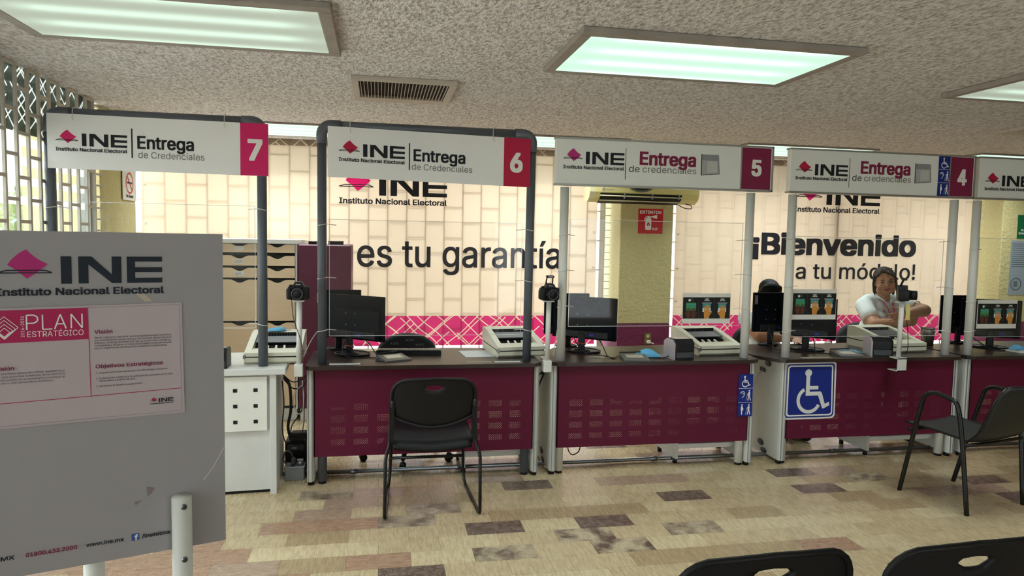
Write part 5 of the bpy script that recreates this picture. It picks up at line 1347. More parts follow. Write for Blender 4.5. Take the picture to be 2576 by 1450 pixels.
# ------------------------------------------------------------------ small things on the desks
def crumpled_mask(label, loc, a, z0, w=0.15, d=0.085, h=0.03, seed=1):
    t = thing('face_mask', label, 'face mask', (loc[0], loc[1], z0), 'light blue face masks'); X = xf((loc[0], loc[1], z0), a); r = random.Random(seed)
    b = MB(); b.xf = X; nx, ny = 16, 12; vs = []; fs = []
    ph = [r.uniform(0, 6) for _ in range(4)]
    for s in (0, 1):
        for j in range(ny + 1):
            for i in range(nx + 1):
                u, v = i / nx * 2 - 1, j / ny * 2 - 1
                k = max(0, 1 - abs(u) ** 3) * max(0, 1 - abs(v) ** 3)
                x = w / 2 * u * (1 - 0.12 * v * v); y = d / 2 * v * (1 - 0.25 * u * u)
                z = 0.003 + h * k * (0.65 + 0.25 * math.sin(3 * u + ph[0]) + 0.2 * math.sin(5 * v + ph[1])) + 0.003 * math.sin(18 * v) * k
                vs.append((x, y, max(0.002, z) + (0.0015 if s else 0)))
    o = (nx + 1) * (ny + 1)
    for j in range(ny):
        for i in range(nx):
            q = j * (nx + 1) + i
            for k in (0, o): fs.append((k + q, k + q + 1, k + q + nx + 2, k + q + nx + 1))
    b.add(vs, fs, M['blue'], True); b.build('pleated_cloth', t)
    for s in (-1, 1):
        e = MB(); e.xf = X; e.tube(spline([(s * w / 2 * 0.9, -d * 0.3, 0.004), (s * w * 0.68, -d * 0.2, 0.003), (s * w * 0.70, d * 0.15, 0.003), (s * w / 2 * 0.9, d * 0.3, 0.004)], 5), 0.0016, M['white'], 6); e.build('ear_loop', t)
crumpled_mask('blue face mask on top of the scanner under sign 7', (-0.66, 4.76), 0.2, 0.915, 0.12, 0.09, 0.022, 2)
crumpled_mask('blue face mask lying on the desk under sign 5', (1.815, 4.52), -0.1, ZT, 0.19, 0.12, 0.042, 4)
crumpled_mask('blue face mask beside the signature pad above the wheelchair sticker', (3.40, 4.55), -0.1, ZT, 0.17, 0.10, 0.022, 6)
crumpled_mask('blue face mask at the right edge on the last desk', (4.90, 4.58), 0.2, ZT, 0.17, 0.11, 0.03, 8)

def flat_paper(name, label, cat, x, y, w, d, a, m, z=ZT, lines=0):
    b = MB(); b.xf = xf((x, y, z), a); b.box(0, w, 0, d, 0.0, 0.002, m)
    for k in range(lines):
        b.add([(0.006, d - 0.008 - k * (d - 0.012) / lines, 0.0026), (w * (0.95 - 0.1 * (k % 2)), d - 0.008 - k * (d - 0.012) / lines, 0.0026), (w * (0.95 - 0.1 * (k % 2)), d - 0.005 - k * (d - 0.012) / lines, 0.0026), (0.006, d - 0.005 - k * (d - 0.012) / lines, 0.0026)], [(0, 1, 2, 3)], GREYINK)
    tag(b.build(name), label, cat)
flat_paper('desk_label', 'white printed label beside the left grey post of sign 6', 'label', -0.300, 4.365, 0.185, 0.04, 0.0, M['paper'], lines=3)
flat_paper('desk_label', 'faded paper label left of the right grey post of sign 6', 'label', 0.55, 4.365, 0.155, 0.03, 0.0, pm('worn_paper', 'a89f90', 0.6), lines=2)
flat_paper('desk_label', 'white paper label beside the right grey post of sign 6', 'label', 0.73, 4.365, 0.165, 0.035, 0.0, M['paper'], lines=2)
flat_paper('desk_label', 'pale paper label above the wheelchair sticker', 'label', 2.89, 4.335, 0.22, 0.05, 0.0, pm('worn_paper', 'a89f90', 0.6), lines=2)
flat_paper('paper_sheet', 'loose white sheets left of the scanner under sign 6', 'paper', 0.565, 4.56, 0.20, 0.26, 0.08, pm('bluish_paper', 'c6ccd2', 0.5))
flat_paper('paper_envelope', 'cream card standing behind the monitor base under sign 6', 'paper', -0.17, 4.84, 0.17, 0.10, 0.1, pm('cream_card', 'd6c3a4', 0.6))
flat_paper('document_pile', 'thin stack of printed forms at the right edge of the last desk', 'paper', 4.76, 4.42, 0.24, 0.18, 0.1, M['paper'], lines=4)

def cord(name, label, pts, r=0.0035, m=None, n=6, cat='cable'):
    b = MB(); b.tube(spline(pts, n), r, m or M['cable'], 6); return tag(b.build(name), label, cat)
cord('monitor_cable', 'black cable hanging from the right side of the monitor under sign 6', [(-0.10, 4.66, 0.87), (-0.06, 4.66, 0.83), (0.0, 4.60, 0.76), (0.07, 4.56, 0.759), (0.16, 4.60, 0.759)])
cord('power_cable', 'black cable looping round the monitor stand under sign 6', [(-0.20, 4.73, 0.90), (-0.235, 4.66, 0.82), (-0.21, 4.60, 0.765), (-0.06, 4.585, 0.76), (0.03, 4.54, 0.759)])
cord('pad_cable', 'thin black cable coiled beside the signature pad under sign 6', [(0.045, 4.49, 0.765), (0.0, 4.52, 0.762), (-0.02, 4.46, 0.759), (0.03, 4.45, 0.759), (0.06, 4.50, 0.759), (0.0, 4.55, 0.759)], 0.0025)
cord('monitor_cable', 'black cable hanging from the monitor under sign 5', [(1.50, 4.69, 0.88), (1.52, 4.60, 0.82), (1.535, 4.54, 0.76), (1.545, 4.44, 0.759), (1.60, 4.50, 0.762)])
cord('power_cable', 'black cable running along the monitor base under sign 5', [(1.33, 4.70, 0.90), (1.34, 4.62, 0.83), (1.39, 4.55, 0.775), (1.50, 4.49, 0.765), (1.55, 4.42, 0.759)])
cord('reader_cable', 'black cable from the fingerprint reader to the mask under sign 5', [(1.945, 4.42, 0.775), (1.90, 4.42, 0.76), (1.85, 4.40, 0.759), (1.76, 4.43, 0.759)], 0.003)
cord('monitor_cable', 'black cable curving under the dark screen between signs 5 and 4', [(2.95, 4.88, 0.88), (2.90, 4.75, 0.82), (2.87, 4.66, 0.77), (2.98, 4.60, 0.759), (3.10, 4.52, 0.759)])
cord('power_cable', 'black cable from the monitor to the pad above the wheelchair sticker', [(3.16, 4.64, 0.87), (3.15, 4.60, 0.80), (3.13, 4.54, 0.76), (3.22, 4.50, 0.759)])
cord('camera_cable', 'thin black cable hanging from the sideways camera stand', [(3.62, 4.30, 1.16), (3.68, 4.32, 0.98), (3.73, 4.36, 0.82), (3.76, 4.42, 0.762)], 0.0025)
cord('desk_cables', 'black cables on the desk at the right edge', [(4.56, 4.72, 0.87), (4.60, 4.62, 0.80), (4.64, 4.54, 0.759), (4.72, 4.52, 0.759)], 0.004)
cord('white_string', 'white cord tied round the left post of sign 5 and hanging down', [(1.125, 4.36, 1.20), (1.155, 4.355, 1.15), (1.152, 4.362, 1.06), (1.128, 4.355, 0.95), (1.10, 4.32, 0.80)], 0.003, M['wcable'])
cord('camera_cable', 'thin dark cable hanging from the camera left of sign 6', [(-0.515, 4.315, 1.17), (-0.50, 4.29, 1.05), (-0.455, 4.285, 0.90), (-0.445, 4.29, 0.76), (-0.448, 4.295, 0.64), (-0.47, 4.36, 0.55)], 0.0025, pm('dark_red_cable', '3a2226', 0.5))
cord('white_string', 'white string slanting from the camera stand to the left grey post', [(-0.375, 4.385, 0.955), (-0.41, 4.37, 0.90), (-0.455, 4.34, 0.80)], 0.003, M['wcable'])

def mug():
    x, y = 4.33, 4.86; b = MB(); t = thing('steel_cup', 'steel cup behind the scanner in front of the woman', 'cup', (x, y, ZT))
    b.tube([(x, y, ZT), (x, y, ZT + 0.11), (x, y, ZT + 0.135)], [0.045, 0.05, 0.05], pm('brushed_steel', '9a958f', 0.3, 0.8), 24); b.build('cup_body', t)
    b = MB(); b.tube([(x + 0.05 * math.cos(q), y + 0.05 * math.sin(q), ZT + 0.135) for q in [2 * PI * i / 24 for i in range(24)]], 0.004, M['dgrey'], 8, closed=True); b.build('rim', t)
mug()
def note():
    b = MB(); b.box(3.605, 3.638, 4.252, 4.254, 1.03, 1.14, pm('yellow_note', 'cfc37a', 0.7)); tag(b.build('sticky_note'), 'yellow paper note hanging on the sideways camera stand', 'note')
note()

# ------------------------------------------------------------------ under and between the desks
def under_desks():
    b = MB(); b.tube([(-0.60, 4.545, 0.022), (5.6, 4.535, 0.022)], 0.0135, M['steel'], 16)
    o = tag(b.build('floor_conduit'), 'grey steel conduit running along the floor under the desks', 'pipe')
    for x in (-0.16, 0.52, 1.9, 3.3):
        c = MB(); c.cyl((x - 0.022, 4.543, 0.022), (x + 0.022, 4.543, 0.022), 0.0175, M['steel'], 16); c.build('coupling', o)
    t = thing('floor_outlet_box', 'grey metal outlet box on the floor between counter and desk', 'outlet', (-0.52, 4.50, 0))
    b = MB(); b.box(-0.578, -0.462, 4.475, 4.57, 0.0, 0.085, pm('box_grey', '7f8283', 0.45), 0.004); b.build('box_body', t)
    b = MB(); b.box(-0.582, -0.458, 4.471, 4.574, 0.083, 0.089, M['steel'], 0.002); b.build('box_lid', t)
    b = MB(); b.cyl((-0.49, 4.52, 0.089), (-0.49, 4.52, 0.112), 0.02, M['steel'], 18); b.box(-0.510, -0.470, 4.515, 4.525, 0.112, 0.126, M['steel'], 0.002); b.build('brass_socket', t)
    b = MB(); b.box(-0.545, -0.518, 4.505, 4.532, 0.089, 0.135, M['dgrey'], 0.006); b.tube(spline([(-0.532, 4.518, 0.13), (-0.545, 4.51, 0.17), (-0.575, 4.50, 0.185), (-0.59, 4.505, 0.13), (-0.575, 4.51, 0.10)], 5), 0.006, M['dgrey'], 8); b.build('plug', t)
    b = MB(); b.box(-0.60, -0.465, 4.66, 4.85, 0.0, 0.20, M['black'], 0.006); b.box(-0.585, -0.48, 4.655, 4.66, 0.14, 0.18, M['dgrey'], 0.002); b.box(-0.555, -0.525, 4.652, 4.656, 0.15, 0.165, M['grey'])
    tag(b.build('battery_unit'), 'black backup power unit on the floor between counter and desk', 'power unit')
    b = MB(); b.box(-0.56, -0.46, 4.63, 4.71, 0.202, 0.262, M['blacksat'], 0.006); b.box(-0.555, -0.465, 4.625, 4.63, 0.212, 0.252, M['black'], 0.002); b.box(-0.478, -0.468, 4.622, 4.626, 0.216, 0.219, M['grey'])
    tag(b.build('adapter_box'), 'small black adapter resting on the backup power unit', 'box')
    r = random.Random(2)
    def drop(lab, pts, rad=0.004, m=None): cord('hanging_cable', lab, pts, rad, m)
    drop('thick black cable bundle hanging down beside the grey counter', [(-0.585, 4.50, 0.66), (-0.55, 4.50, 0.60), (-0.545, 4.52, 0.45), (-0.565, 4.54, 0.33), (-0.55, 4.58, 0.22)], 0.009)
    drop('black cable drooping along the side of the grey counter', [(-0.59, 4.47, 0.64), (-0.578, 4.45, 0.50), (-0.588, 4.44, 0.35), (-0.57, 4.47, 0.25), (-0.54, 4.60, 0.235)])
    drop('black cable crossing from the counter to the desk side', [(-0.588, 4.50, 0.67), (-0.53, 4.48, 0.63), (-0.47, 4.49, 0.645), (-0.437, 4.50, 0.68)])
    drop('lower black cable crossing from the counter to the desk side', [(-0.588, 4.52, 0.64), (-0.53, 4.50, 0.585), (-0.47, 4.48, 0.60), (-0.437, 4.49, 0.655)])
    drop('pale cable loop hanging in the gap under the white camera stand', [(-0.455, 4.32, 0.67), (-0.448, 4.33, 0.55), (-0.46, 4.36, 0.47), (-0.49, 4.38, 0.455), (-0.515, 4.39, 0.52), (-0.50, 4.39, 0.59), (-0.46, 4.39, 0.63)], 0.0035, M['wcable'])
    drop('dark red cable hanging to the black adapter', [(-0.465, 4.40, 0.62), (-0.46, 4.46, 0.50), (-0.47, 4.56, 0.36), (-0.49, 4.66, 0.266)], 0.003, pm('dark_red_cable', '3a2226', 0.5))
    drop('black cable slanting across the gap to the backup power unit', [(-0.442, 4.46, 0.56), (-0.48, 4.48, 0.44), (-0.54, 4.52, 0.34), (-0.555, 4.60, 0.24)], 0.0035)
    drop('black cables gathered at the side of the desk under sign 5', [(1.03, 4.50, 0.60), (1.06, 4.52, 0.645), (1.095, 4.56, 0.635), (1.06, 4.54, 0.56), (1.04, 4.52, 0.45)], 0.006)
    drop('thin black cable loop hanging under the desk under sign 5', [(1.30, 4.60, 0.16), (1.29, 4.60, 0.10), (1.32, 4.60, 0.055), (1.37, 4.60, 0.08), (1.38, 4.60, 0.16)], 0.004)
    drop('pale cable leaving the oval slot on the side of the desk under sign 4', [(2.745, 4.60, 0.625), (2.70, 4.58, 0.60), (2.66, 4.56, 0.54), (2.65, 4.56, 0.45)], 0.005, M['wcable'])
    for x0, lab in ((2.10, 'black computer case on the low shelf below the narrow pictogram strip'), (3.62, 'black computer case on the low shelf behind the armchair')):
        b = MB(); b.box(x0, x0 + 0.34, 4.50, 4.76, 0.143, 0.235, M['black'], 0.005); b.box(x0 + 0.01, x0 + 0.33, 4.494, 4.50, 0.15, 0.228, M['dgrey'], 0.002)
        for k in range(8): b.box(x0 + 0.20, x0 + 0.31, 4.490, 4.494, 0.158 + 0.008 * k, 0.161 + 0.008 * k, M['black'])
        tag(b.build('computer_case'), lab, 'computer')
under_desks()
# ------------------------------------------------------------------ people
def melt(mb, name, mat, parent, vox=0.006, smooth=6, fac=0.5):
    """fuse overlapping shapes into one continuous smooth skin"""
    src = mb.build(name + '_form')
    md = src.modifiers.new('fuse', 'REMESH'); md.mode = 'VOXEL'; md.voxel_size = vox; md.use_smooth_shade = True
    ms = src.modifiers.new('soft', 'SMOOTH'); ms.iterations = smooth; ms.factor = fac
    dg = bpy.context.evaluated_depsgraph_get()
    me = bpy.data.meshes.new_from_object(src.evaluated_get(dg))
    bpy.data.objects.remove(src)
    me.name = name; me.materials.clear(); me.materials.append(mat)
    o = bpy.data.objects.new(name, me); C.objects.link(o)
    if parent is not None: o.parent = parent; o.matrix_parent_inverse = Matrix.Translation(parent.location).inverted()
    return o

def skin_mat(name, hexc):
    t = NT(name); p = t.pos(); n = t.noise(28, 3, p)
    c = t.mix(n, tuple(k * 0.88 for k in lin(hexc)[:3]) + (1,), lin(hexc))
    return t.done(t.bsdf(c, 0.5, 0, 0.35, t.bump(t.noise(260, 2, p), 0.05, 0.002), **{'Subsurface Weight': 0.08}))
SKIN = skin_mat('skin', 'b07e5c'); HAIRM = pm('dark_brown_hair', '2b201c', 0.6, 0, 0.2, bump=0.4, bs=260); BLACKHAIR = pm('black_hair', '0c0b0c', 0.6, 0, 0.15, bump=0.3, bs=260)
SHIRT = pm('white_pique', 'd4dbd9', 0.8, bump=0.15, bs=700); TROUSER = pm('dark_trousers', '23262e', 0.8)

def hand(mb, wrist, fwd, palm_n, side, m, s=1.0, curl=0.35, spread=0.10):
    """palm, four unequal bent fingers and a thumb from the side of the palm. side = direction of the thumb"""
    f = Vector(fwd).normalized(); n = Vector(palm_n); n = (n - f * n.dot(f)).normalized(); sd = Vector(side); sd = (sd - f * sd.dot(f) - n * sd.dot(n)).normalized()
    w = Vector(wrist)
    for k in range(5):
        u = (k - 2) / 2; a = w + f * 0.012 * s + sd * u * 0.020 * s; b = w + f * 0.078 * s + sd * u * 0.031 * s
        mb.cap(a, b, 0.0155 * s, 0.0125 * s, m, 10)
    for k, (L, u) in enumerate(((0.068, 0.95), (0.078, 0.32), (0.072, -0.32), (0.056, -0.95))):
        p = w + f * 0.082 * s + sd * u * 0.030 * s; d = (f + sd * u * spread).normalized(); r = 0.0088 * s * (1 if k < 3 else 0.88)
        for j, q in enumerate((0.45, 0.32, 0.23)):
            e = p + d * L * q * s; mb.cap(p, e, r, r * 0.92, m, 8); p = e; r *= 0.92; d = (d + n * curl).normalized()
    p = w + f * 0.022 * s + sd * 0.026 * s; d = (f * 0.62 + sd * 0.75 + n * 0.2).normalized()
    for q, r in ((0.040, 0.0125), (0.032, 0.0105), (0.024, 0.009)):
        e = p + d * q * s; mb.cap(p, e, r * s, r * 0.92 * s, m, 8); p = e; d = (d * 1.0 + f * 0.35 + n * 0.15).normalized()

def head(mb, c, R, m, s=1.0):
    """skull, jaw, cheeks, nose, lips, brow and ears; local -y is the face, R turns it"""
    P = lambda x, y, z: Vector(c) + R @ (Vector((x, y, z)) * s)
    E = lambda x, y, z, a, b, d: mb.ell(P(x, y, z), a * s, b * s, d * s, m, 18, 12, R)
    E(0, 0.012, 0.028, 0.074, 0.090, 0.084); E(0, -0.022, -0.020, 0.066, 0.066, 0.078); E(0, -0.036, -0.070, 0.046, 0.044, 0.036); E(0, -0.062, -0.088, 0.020, 0.018, 0.015)
    for k in (-1, 1):
        E(k * 0.036, -0.052, -0.034, 0.030, 0.028, 0.030); E(k * 0.045, -0.02, -0.062, 0.026, 0.038, 0.030); E(k * 0.026, -0.074, 0.020, 0.022, 0.012, 0.008)
        E(k * 0.074, 0.010, -0.010, 0.009, 0.018, 0.028); E(k * 0.011, -0.090, -0.026, 0.009, 0.009, 0.007)
    mb.cap(P(0, -0.082, 0.012), P(0, -0.100, -0.020), 0.008 * s, 0.012 * s, m, 10)
    E(0, -0.082, -0.048, 0.022, 0.010, 0.006); E(0, -0.080, -0.058, 0.019, 0.010, 0.006)
    return P

def face_parts(t, P, R, s, brow, lip, glasses=False, earrings=False):
    dk = ink('eye_dark', '1c1512', 0.2); wh = ink('eye_white', 'd8d2ca', 0.3); bm_ = ink(brow[0], brow[1], 0.7); lm = ink(lip[0], lip[1], 0.5)
    for k in (-1, 1):
        b = MB(); b.ell(P(k * 0.030, -0.0745, 0.002), 0.0135 * s, 0.010 * s, 0.0062 * s, wh, 14, 8, R); b.ell(P(k * 0.030, -0.0815, 0.002), 0.0058 * s, 0.004 * s, 0.0058 * s, dk, 12, 8, R)
        b.tube([P(k * (0.030 + 0.0145 * u), -0.0835 + 0.004 * u * u, 0.0072 - 0.004 * u * u) for u in (-1, -0.5, 0, 0.5, 1)], 0.0022 * s, dk, 6); b.build('eye', t)
        b = MB(); b.tube([P(k * (0.031 + 0.020 * u), -0.0865 + 0.008 * u * u, 0.0255 + 0.003 * u - 0.005 * u * u) for u in (-1, -0.5, 0, 0.5, 1)], [0.0022 * s, 0.0034 * s, 0.0036 * s, 0.003 * s, 0.0014 * s], bm_, 6); b.build('eyebrow', t)
    b = MB(); b.tube([P(0.024 * u, -0.0905 + 0.009 * u * u, -0.0505 + 0.002 * abs(u)) for u in (-1, -0.6, -0.3, 0, 0.3, 0.6, 1)], [0.001 * s, 0.0042 * s, 0.0052 * s, 0.0046 * s, 0.0052 * s, 0.0042 * s, 0.001 * s], lm, 8)
    b.tube([P(0.021 * u, -0.0895 + 0.008 * u * u, -0.0575 + 0.002 * u * u) for u in (-1, -0.5, 0, 0.5, 1)], [0.001 * s, 0.0048 * s, 0.0058 * s, 0.0048 * s, 0.001 * s], lm, 8); b.build('lips', t)
    if glasses:
        g = MB(); gm = pm('thin_glasses', '8b8078', 0.3, 0.6)
        for k in (-1, 1): g.tube([P(k * 0.031 + 0.021 * math.cos(q), -0.096, 0.001 + 0.014 * math.sin(q)) for q in [2 * PI * i / 24 for i in range(24)]], 0.0009, gm, 6, closed=True); g.tube([P(k * 0.052, -0.096, 0.004), P(k * 0.075, -0.02, 0.006)], 0.0009, gm, 6)
        g.tube([P(-0.010, -0.098, 0.003), P(0, -0.102, 0.005), P(0.010, -0.098, 0.003)], 0.0009, gm, 6); g.build('glasses', t)
    if earrings:
        for k in (-1, 1): e = MB(); e.ell(P(k * 0.081, 0.004, -0.046), 0.006, 0.006, 0.009, pm('pearl', 'd9d2c8', 0.25), 10, 8); e.build('earring', t)

def sleeve_cuff(t, c, d, r, m, name='sleeve_hem'):
    d = Vector(d).normalized(); e1 = d.orthogonal().normalized(); e2 = d.cross(e1); b = MB()
    b.tube([Vector(c) + (e1 * math.cos(q) + e2 * math.sin(q)) * r for q in [2 * PI * i / 24 for i in range(24)]], 0.0045, m, 8, closed=True); b.build(name, t)

def woman():
    t = thing('person', 'woman in a white polo shirt with pink lanyard sitting with crossed arms behind the scanner', 'person', (4.33, 5.36, 0))
    sk, sh = SKIN, SHIRT; V = Vector
    hc = V((4.308, 5.312, 1.236)); R = Matrix.Rotation(math.radians(-30), 3, 'Z') @ Matrix.Rotation(math.radians(-7), 3, 'Y') @ Matrix.Rotation(math.radians(4), 3, 'X')
    Rs, Re, Rw = V((4.165, 5.37, 1.022)), V((4.090, 5.130, 0.880)), V((4.285, 5.000, 0.915))
    Ls, Le, Lw = V((4.485, 5.37, 1.022)), V((4.545, 5.125, 1.005)), V((4.255, 4.985, 0.995))
    b = MB()
    P = head(b, hc, R, sk, 1.07)
    b.cap((4.325, 5.355, 1.06), P(0, 0.015, -0.05), 0.056, 0.052, sk)
    b.ell((4.33, 5.40, 0.94), 0.145, 0.10, 0.135, sk); b.ell((4.335, 5.42, 0.70), 0.150, 0.115, 0.20, sk); b.ell((4.335, 5.43, 0.53), 0.165, 0.13, 0.10, sk)
    for S, E_, W_ in ((Rs, Re, Rw), (Ls, Le, Lw)):
        b.cap(S, E_, 0.062, 0.056, sk); b.cap(E_, E_ + (W_ - E_) * 0.4, 0.056, 0.051, sk); b.cap(E_ + (W_ - E_) * 0.4, W_, 0.051, 0.031, sk)
    hand(b, Rw, (0.80, 0.15, 0.10), (0.1, 0.9, 0.2), (0.0, 0.2, 1), sk, 0.93, 0.45)
    hand(b, Lw, (-0.93, 0.02, -0.30), (-0.1, 0.95, -0.1), (-0.2, 0.1, 1), sk, 0.96, 0.22, 0.16)
    for k in (-1, 1):
        b.cap((4.335 + 0.09 * k, 5.40, 0.53), (4.335 + 0.11 * k, 5.02, 0.53), 0.082, 0.062, sk); b.cap((4.335 + 0.11 * k, 5.02, 0.53), (4.335 + 0.12 * k, 5.06, 0.08), 0.058, 0.040, sk); b.cap((4.335 + 0.12 * k, 5.06, 0.05), (4.335 + 0.13 * k, 4.90, 0.04), 0.036, 0.030, sk)
    melt(b, 'body', sk, t, 0.0052, 4)
    # polo shirt: short sleeves ending above the elbows
    b = MB()
    b.ell((4.33, 5.395, 0.965), 0.170, 0.122, 0.150, sh); b.ell((4.335, 5.415, 0.76), 0.172, 0.135, 0.20, sh); b.ell((4.335, 5.42, 0.60), 0.178, 0.145, 0.12, sh)
    b.ell((4.26, 5.315, 0.905), 0.080, 0.075, 0.080, sh); b.ell((4.40, 5.315, 0.905), 0.080, 0.075, 0.080, sh)
    b.cap((4.21, 5.38, 1.062), (4.45, 5.38, 1.064), 0.062, 0.062, sh)
    for S, E_ in ((Rs, Re), (Ls, Le)): b.cap(S, S + (E_ - S) * 0.50, 0.074, 0.072, sh)
    melt(b, 'polo_shirt', sh, t, 0.006, 22)
    for S, E_ in ((Rs, Re), (Ls, Le)): sleeve_cuff(t, S + (E_ - S) * 0.73, E_ - S, 0.0665, pm('hem_grey', 'b9c4c4', 0.8))
    # collar flaps, placket, lanyard, badge print
    b = MB()
    for k in (-1, 1):
        b.tube([V((4.325 + 0.060 * k, 5.40, 1.119)), V((4.325 + 0.062 * k, 5.35, 1.112)), V((4.325 + 0.045 * k, 5.292, 1.082)), V((4.325 + 0.020 * k, 5.270, 1.054))], [0.010, 0.013, 0.015, 0.008], sh, 8, flat=0.55)
    b.build('collar', t)
    b = MB(); pk = pm('pink_lanyard', 'c2386a', 0.6)
    for k in (-1, 1): b.tube([V((4.325 + 0.058 * k, 5.36, 1.099)), V((4.325 + 0.045 * k, 5.285, 1.069)), V((4.33 + 0.030 * k, 5.245, 1.009)), V((4.335 + 0.016 * k, 5.225, 0.944)), V((4.34, 5.222, 0.884))], 0.009, pk, 8, flat=0.3)
    b.build('lanyard', t)
    b = MB(); f = Fr((4.255, 5.238, 0.985), (1, -0.1, 0), (0, -0.25, 1)); b.arc(f, 0, 0, 0.013, 0.016, 0, 360, GREYINK, 0.004); b.disc(f, 0, 0, 0.006, PINK, 0.004); b.build('shirt_emblem', t)
    # hair: parted, reaching the jaw
    b = MB(); H = HAIRM
    E = lambda x, y, z, a, bb, d: b.ell(P(x, y, z), a * 1.09, bb * 1.08, d * 1.08, H, 18, 12, R)
    E(0, 0.024, 0.042, 0.080, 0.088, 0.078); E(0, 0.055, -0.010, 0.074, 0.058, 0.080)
    for k in (-1, 1):
        b.cap(P(k * 0.070, -0.020, 0.055), P(k * 0.080, 0.002, -0.01), 0.014, 0.013, H); b.cap(P(k * 0.080, 0.004, -0.01), P(k * 0.083, 0.006, -0.075), 0.013, 0.010, H); b.cap(P(k * 0.083, 0.006, -0.075), P(k * 0.076, -0.002, -0.115), 0.010, 0.004, H)
        b.cap(P(k * 0.060, 0.05, -0.04), P(k * 0.062, 0.045, -0.110), 0.028, 0.012, H)
    # fringe swept from a parting on her right
    for q in range(7):
        u = q / 6; b.cap(P(-0.022, -0.052, 0.098), P(0.020 + 0.055 * u, -0.076 + 0.050 * u, 0.074 - 0.035 * u), 0.012, 0.010, H)
    for q in range(4):
        u = q / 3; b.cap(P(-0.026, -0.050, 0.097), P(-0.045 - 0.028 * u, -0.066 + 0.040 * u, 0.072 - 0.030 * u), 0.012, 0.009, H)
    melt(b, 'hair', H, t, 0.0055, 4)
    face_parts(t, P, R, 1.07, ('brow_brown', '5a3f31'), ('lip_rose', '8a4a42'), True, True)
    b = MB()
    for k in (-1, 1):
        b.cap((4.335 + 0.09 * k, 5.43, 0.53), (4.335 + 0.11 * k, 5.02, 0.53), 0.094, 0.070, TROUSER); b.cap((4.335 + 0.11 * k, 5.02, 0.53), (4.335 + 0.12 * k, 5.06, 0.10), 0.068, 0.052, TROUSER)
        b.cap((4.335 + 0.12 * k, 5.06, 0.045), (4.335 + 0.13 * k, 4.89, 0.04), 0.044, 0.038, TROUSER)
    b.ell((4.335, 5.43, 0.54), 0.175, 0.14, 0.095, TROUSER); melt(b, 'trousers', TROUSER, t, 0.008, 5)
    t.location.x -= 0.03
woman()

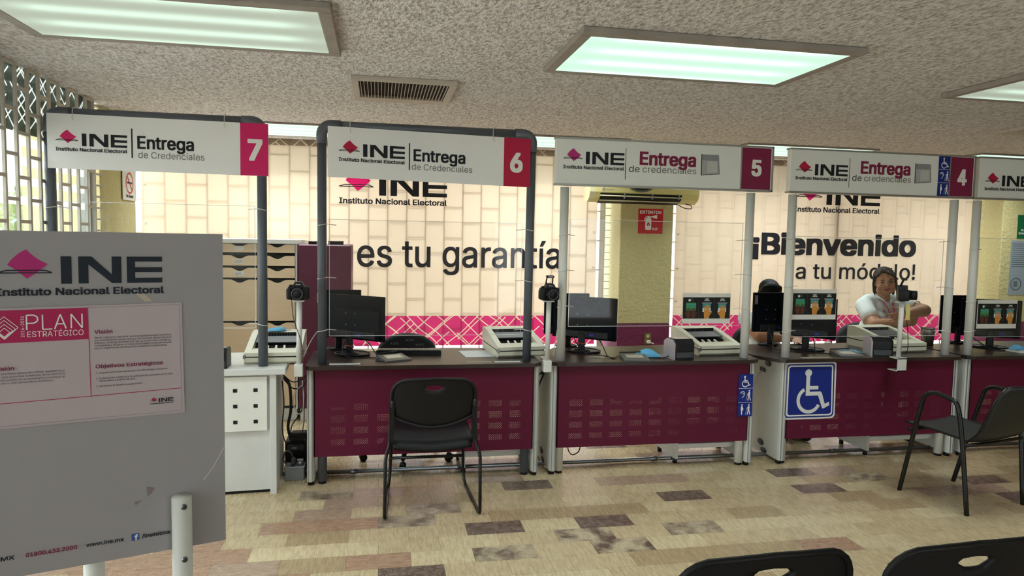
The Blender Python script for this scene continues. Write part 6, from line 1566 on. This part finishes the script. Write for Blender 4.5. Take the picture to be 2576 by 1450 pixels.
def clerk():
    t = thing('person', 'black-haired person in a white shirt hidden behind the dark screen between signs 5 and 4', 'person', (3.20, 5.33, 0))
    sk, sh = SKIN, SHIRT; V = Vector
    hc = V((3.195, 5.31, 1.125)); R = Matrix.Rotation(math.radians(-12), 3, 'Z') @ Matrix.Rotation(math.radians(14), 3, 'X')
    Rs, Re, Rw = V((3.02, 5.36, 0.915)), V((3.02, 5.14, 0.79)), V((3.24, 5.03, 0.79))
    Ls, Le, Lw = V((3.37, 5.36, 0.915)), V((3.43, 5.15, 0.79)), V((3.28, 5.00, 0.785))
    b = MB(); P = head(b, hc, R, sk, 1.0); b.cap((3.195, 5.35, 0.95), P(0, 0.015, -0.05), 0.056, 0.052, sk)
    b.ell((3.2, 5.38, 0.82), 0.14, 0.10, 0.13, sk); b.ell((3.2, 5.38, 0.62), 0.145, 0.11, 0.16, sk); b.ell((3.2, 5.38, 0.52), 0.16, 0.13, 0.09, sk)
    for S, E_, W_ in ((Rs, Re, Rw), (Ls, Le, Lw)): b.cap(S, E_, 0.052, 0.045, sk); b.cap(E_, W_, 0.045, 0.029, sk)
    hand(b, Rw, (0.9, -0.35, -0.02), (0, 0.1, -1), (-0.1, 0.9, 0), sk, 0.95, 0.25); hand(b, Lw, (-0.6, -0.7, -0.02), (0, 0.1, -1), (0.9, 0.3, 0), sk, 0.95, 0.25)
    for k in (-1, 1):
        b.cap((3.2 + 0.09 * k, 5.36, 0.53), (3.2 + 0.1 * k, 4.98, 0.53), 0.078, 0.058, sk); b.cap((3.2 + 0.1 * k, 4.98, 0.53), (3.2 + 0.1 * k, 5.02, 0.08), 0.055, 0.038, sk); b.cap((3.2 + 0.1 * k, 5.02, 0.05), (3.2 + 0.1 * k, 4.87, 0.04), 0.036, 0.03, sk)
    melt(b, 'body', sk, t, 0.006, 4)
    b = MB(); b.ell((3.2, 5.375, 0.825), 0.162, 0.118, 0.145, sh); b.ell((3.2, 5.375, 0.62), 0.168, 0.13, 0.17, sh); b.cap((3.09, 5.36, 0.925), (3.31, 5.36, 0.925), 0.058, 0.058, sh)
    for S, E_ in ((Rs, Re), (Ls, Le)): b.cap(S, S + (E_ - S) * 0.5, 0.068, 0.066, sh)
    melt(b, 'white_shirt', sh, t, 0.007, 6)
    b = MB(); H = BLACKHAIR; E = lambda x, y, z, a, bb, d: b.ell(P(x, y, z), a, bb, d, H, 18, 12, R)
    E(0, 0.022, 0.042, 0.086, 0.094, 0.080); E(0, 0.055, -0.02, 0.080, 0.060, 0.095)
    for k in (-1, 1): b.cap(P(k * 0.06, -0.045, 0.07), P(k * 0.084, 0.0, -0.02), 0.022, 0.020, H); b.cap(P(k * 0.084, 0.0, -0.02), P(k * 0.08, 0.02, -0.13), 0.020, 0.014, H)
    E(0, -0.030, 0.050, 0.076, 0.062, 0.062); melt(b, 'hair', H, t, 0.006, 20)
    face_parts(t, P, R, 1.0, ('brow_black', '17120f'), ('lip_rose', '8a4a42'))
    b = MB()
    for k in (-1, 1):
        b.cap((3.2 + 0.09 * k, 5.38, 0.53), (3.2 + 0.1 * k, 4.98, 0.53), 0.088, 0.066, TROUSER); b.cap((3.2 + 0.1 * k, 4.98, 0.53), (3.2 + 0.1 * k, 5.02, 0.10), 0.064, 0.05, TROUSER); b.cap((3.2 + 0.1 * k, 5.02, 0.045), (3.2 + 0.1 * k, 4.86, 0.04), 0.044, 0.038, TROUSER)
    b.ell((3.2, 5.38, 0.535), 0.17, 0.14, 0.09, TROUSER); melt(b, 'trousers', TROUSER, t, 0.008, 5)
clerk()

# things of one kind that carry no group yet share one
def same_kind():
    by = {}
    for o in bpy.data.objects:
        if o.parent is None and 'category' in o.keys() and 'group' not in o.keys(): by.setdefault(o.name.split('.')[0], []).append(o)
    for k, v in by.items():
        if len(v) > 1 and k != 'person':
            for o in v: o['group'] = k.replace('_', ' ') + 's'
same_kind()
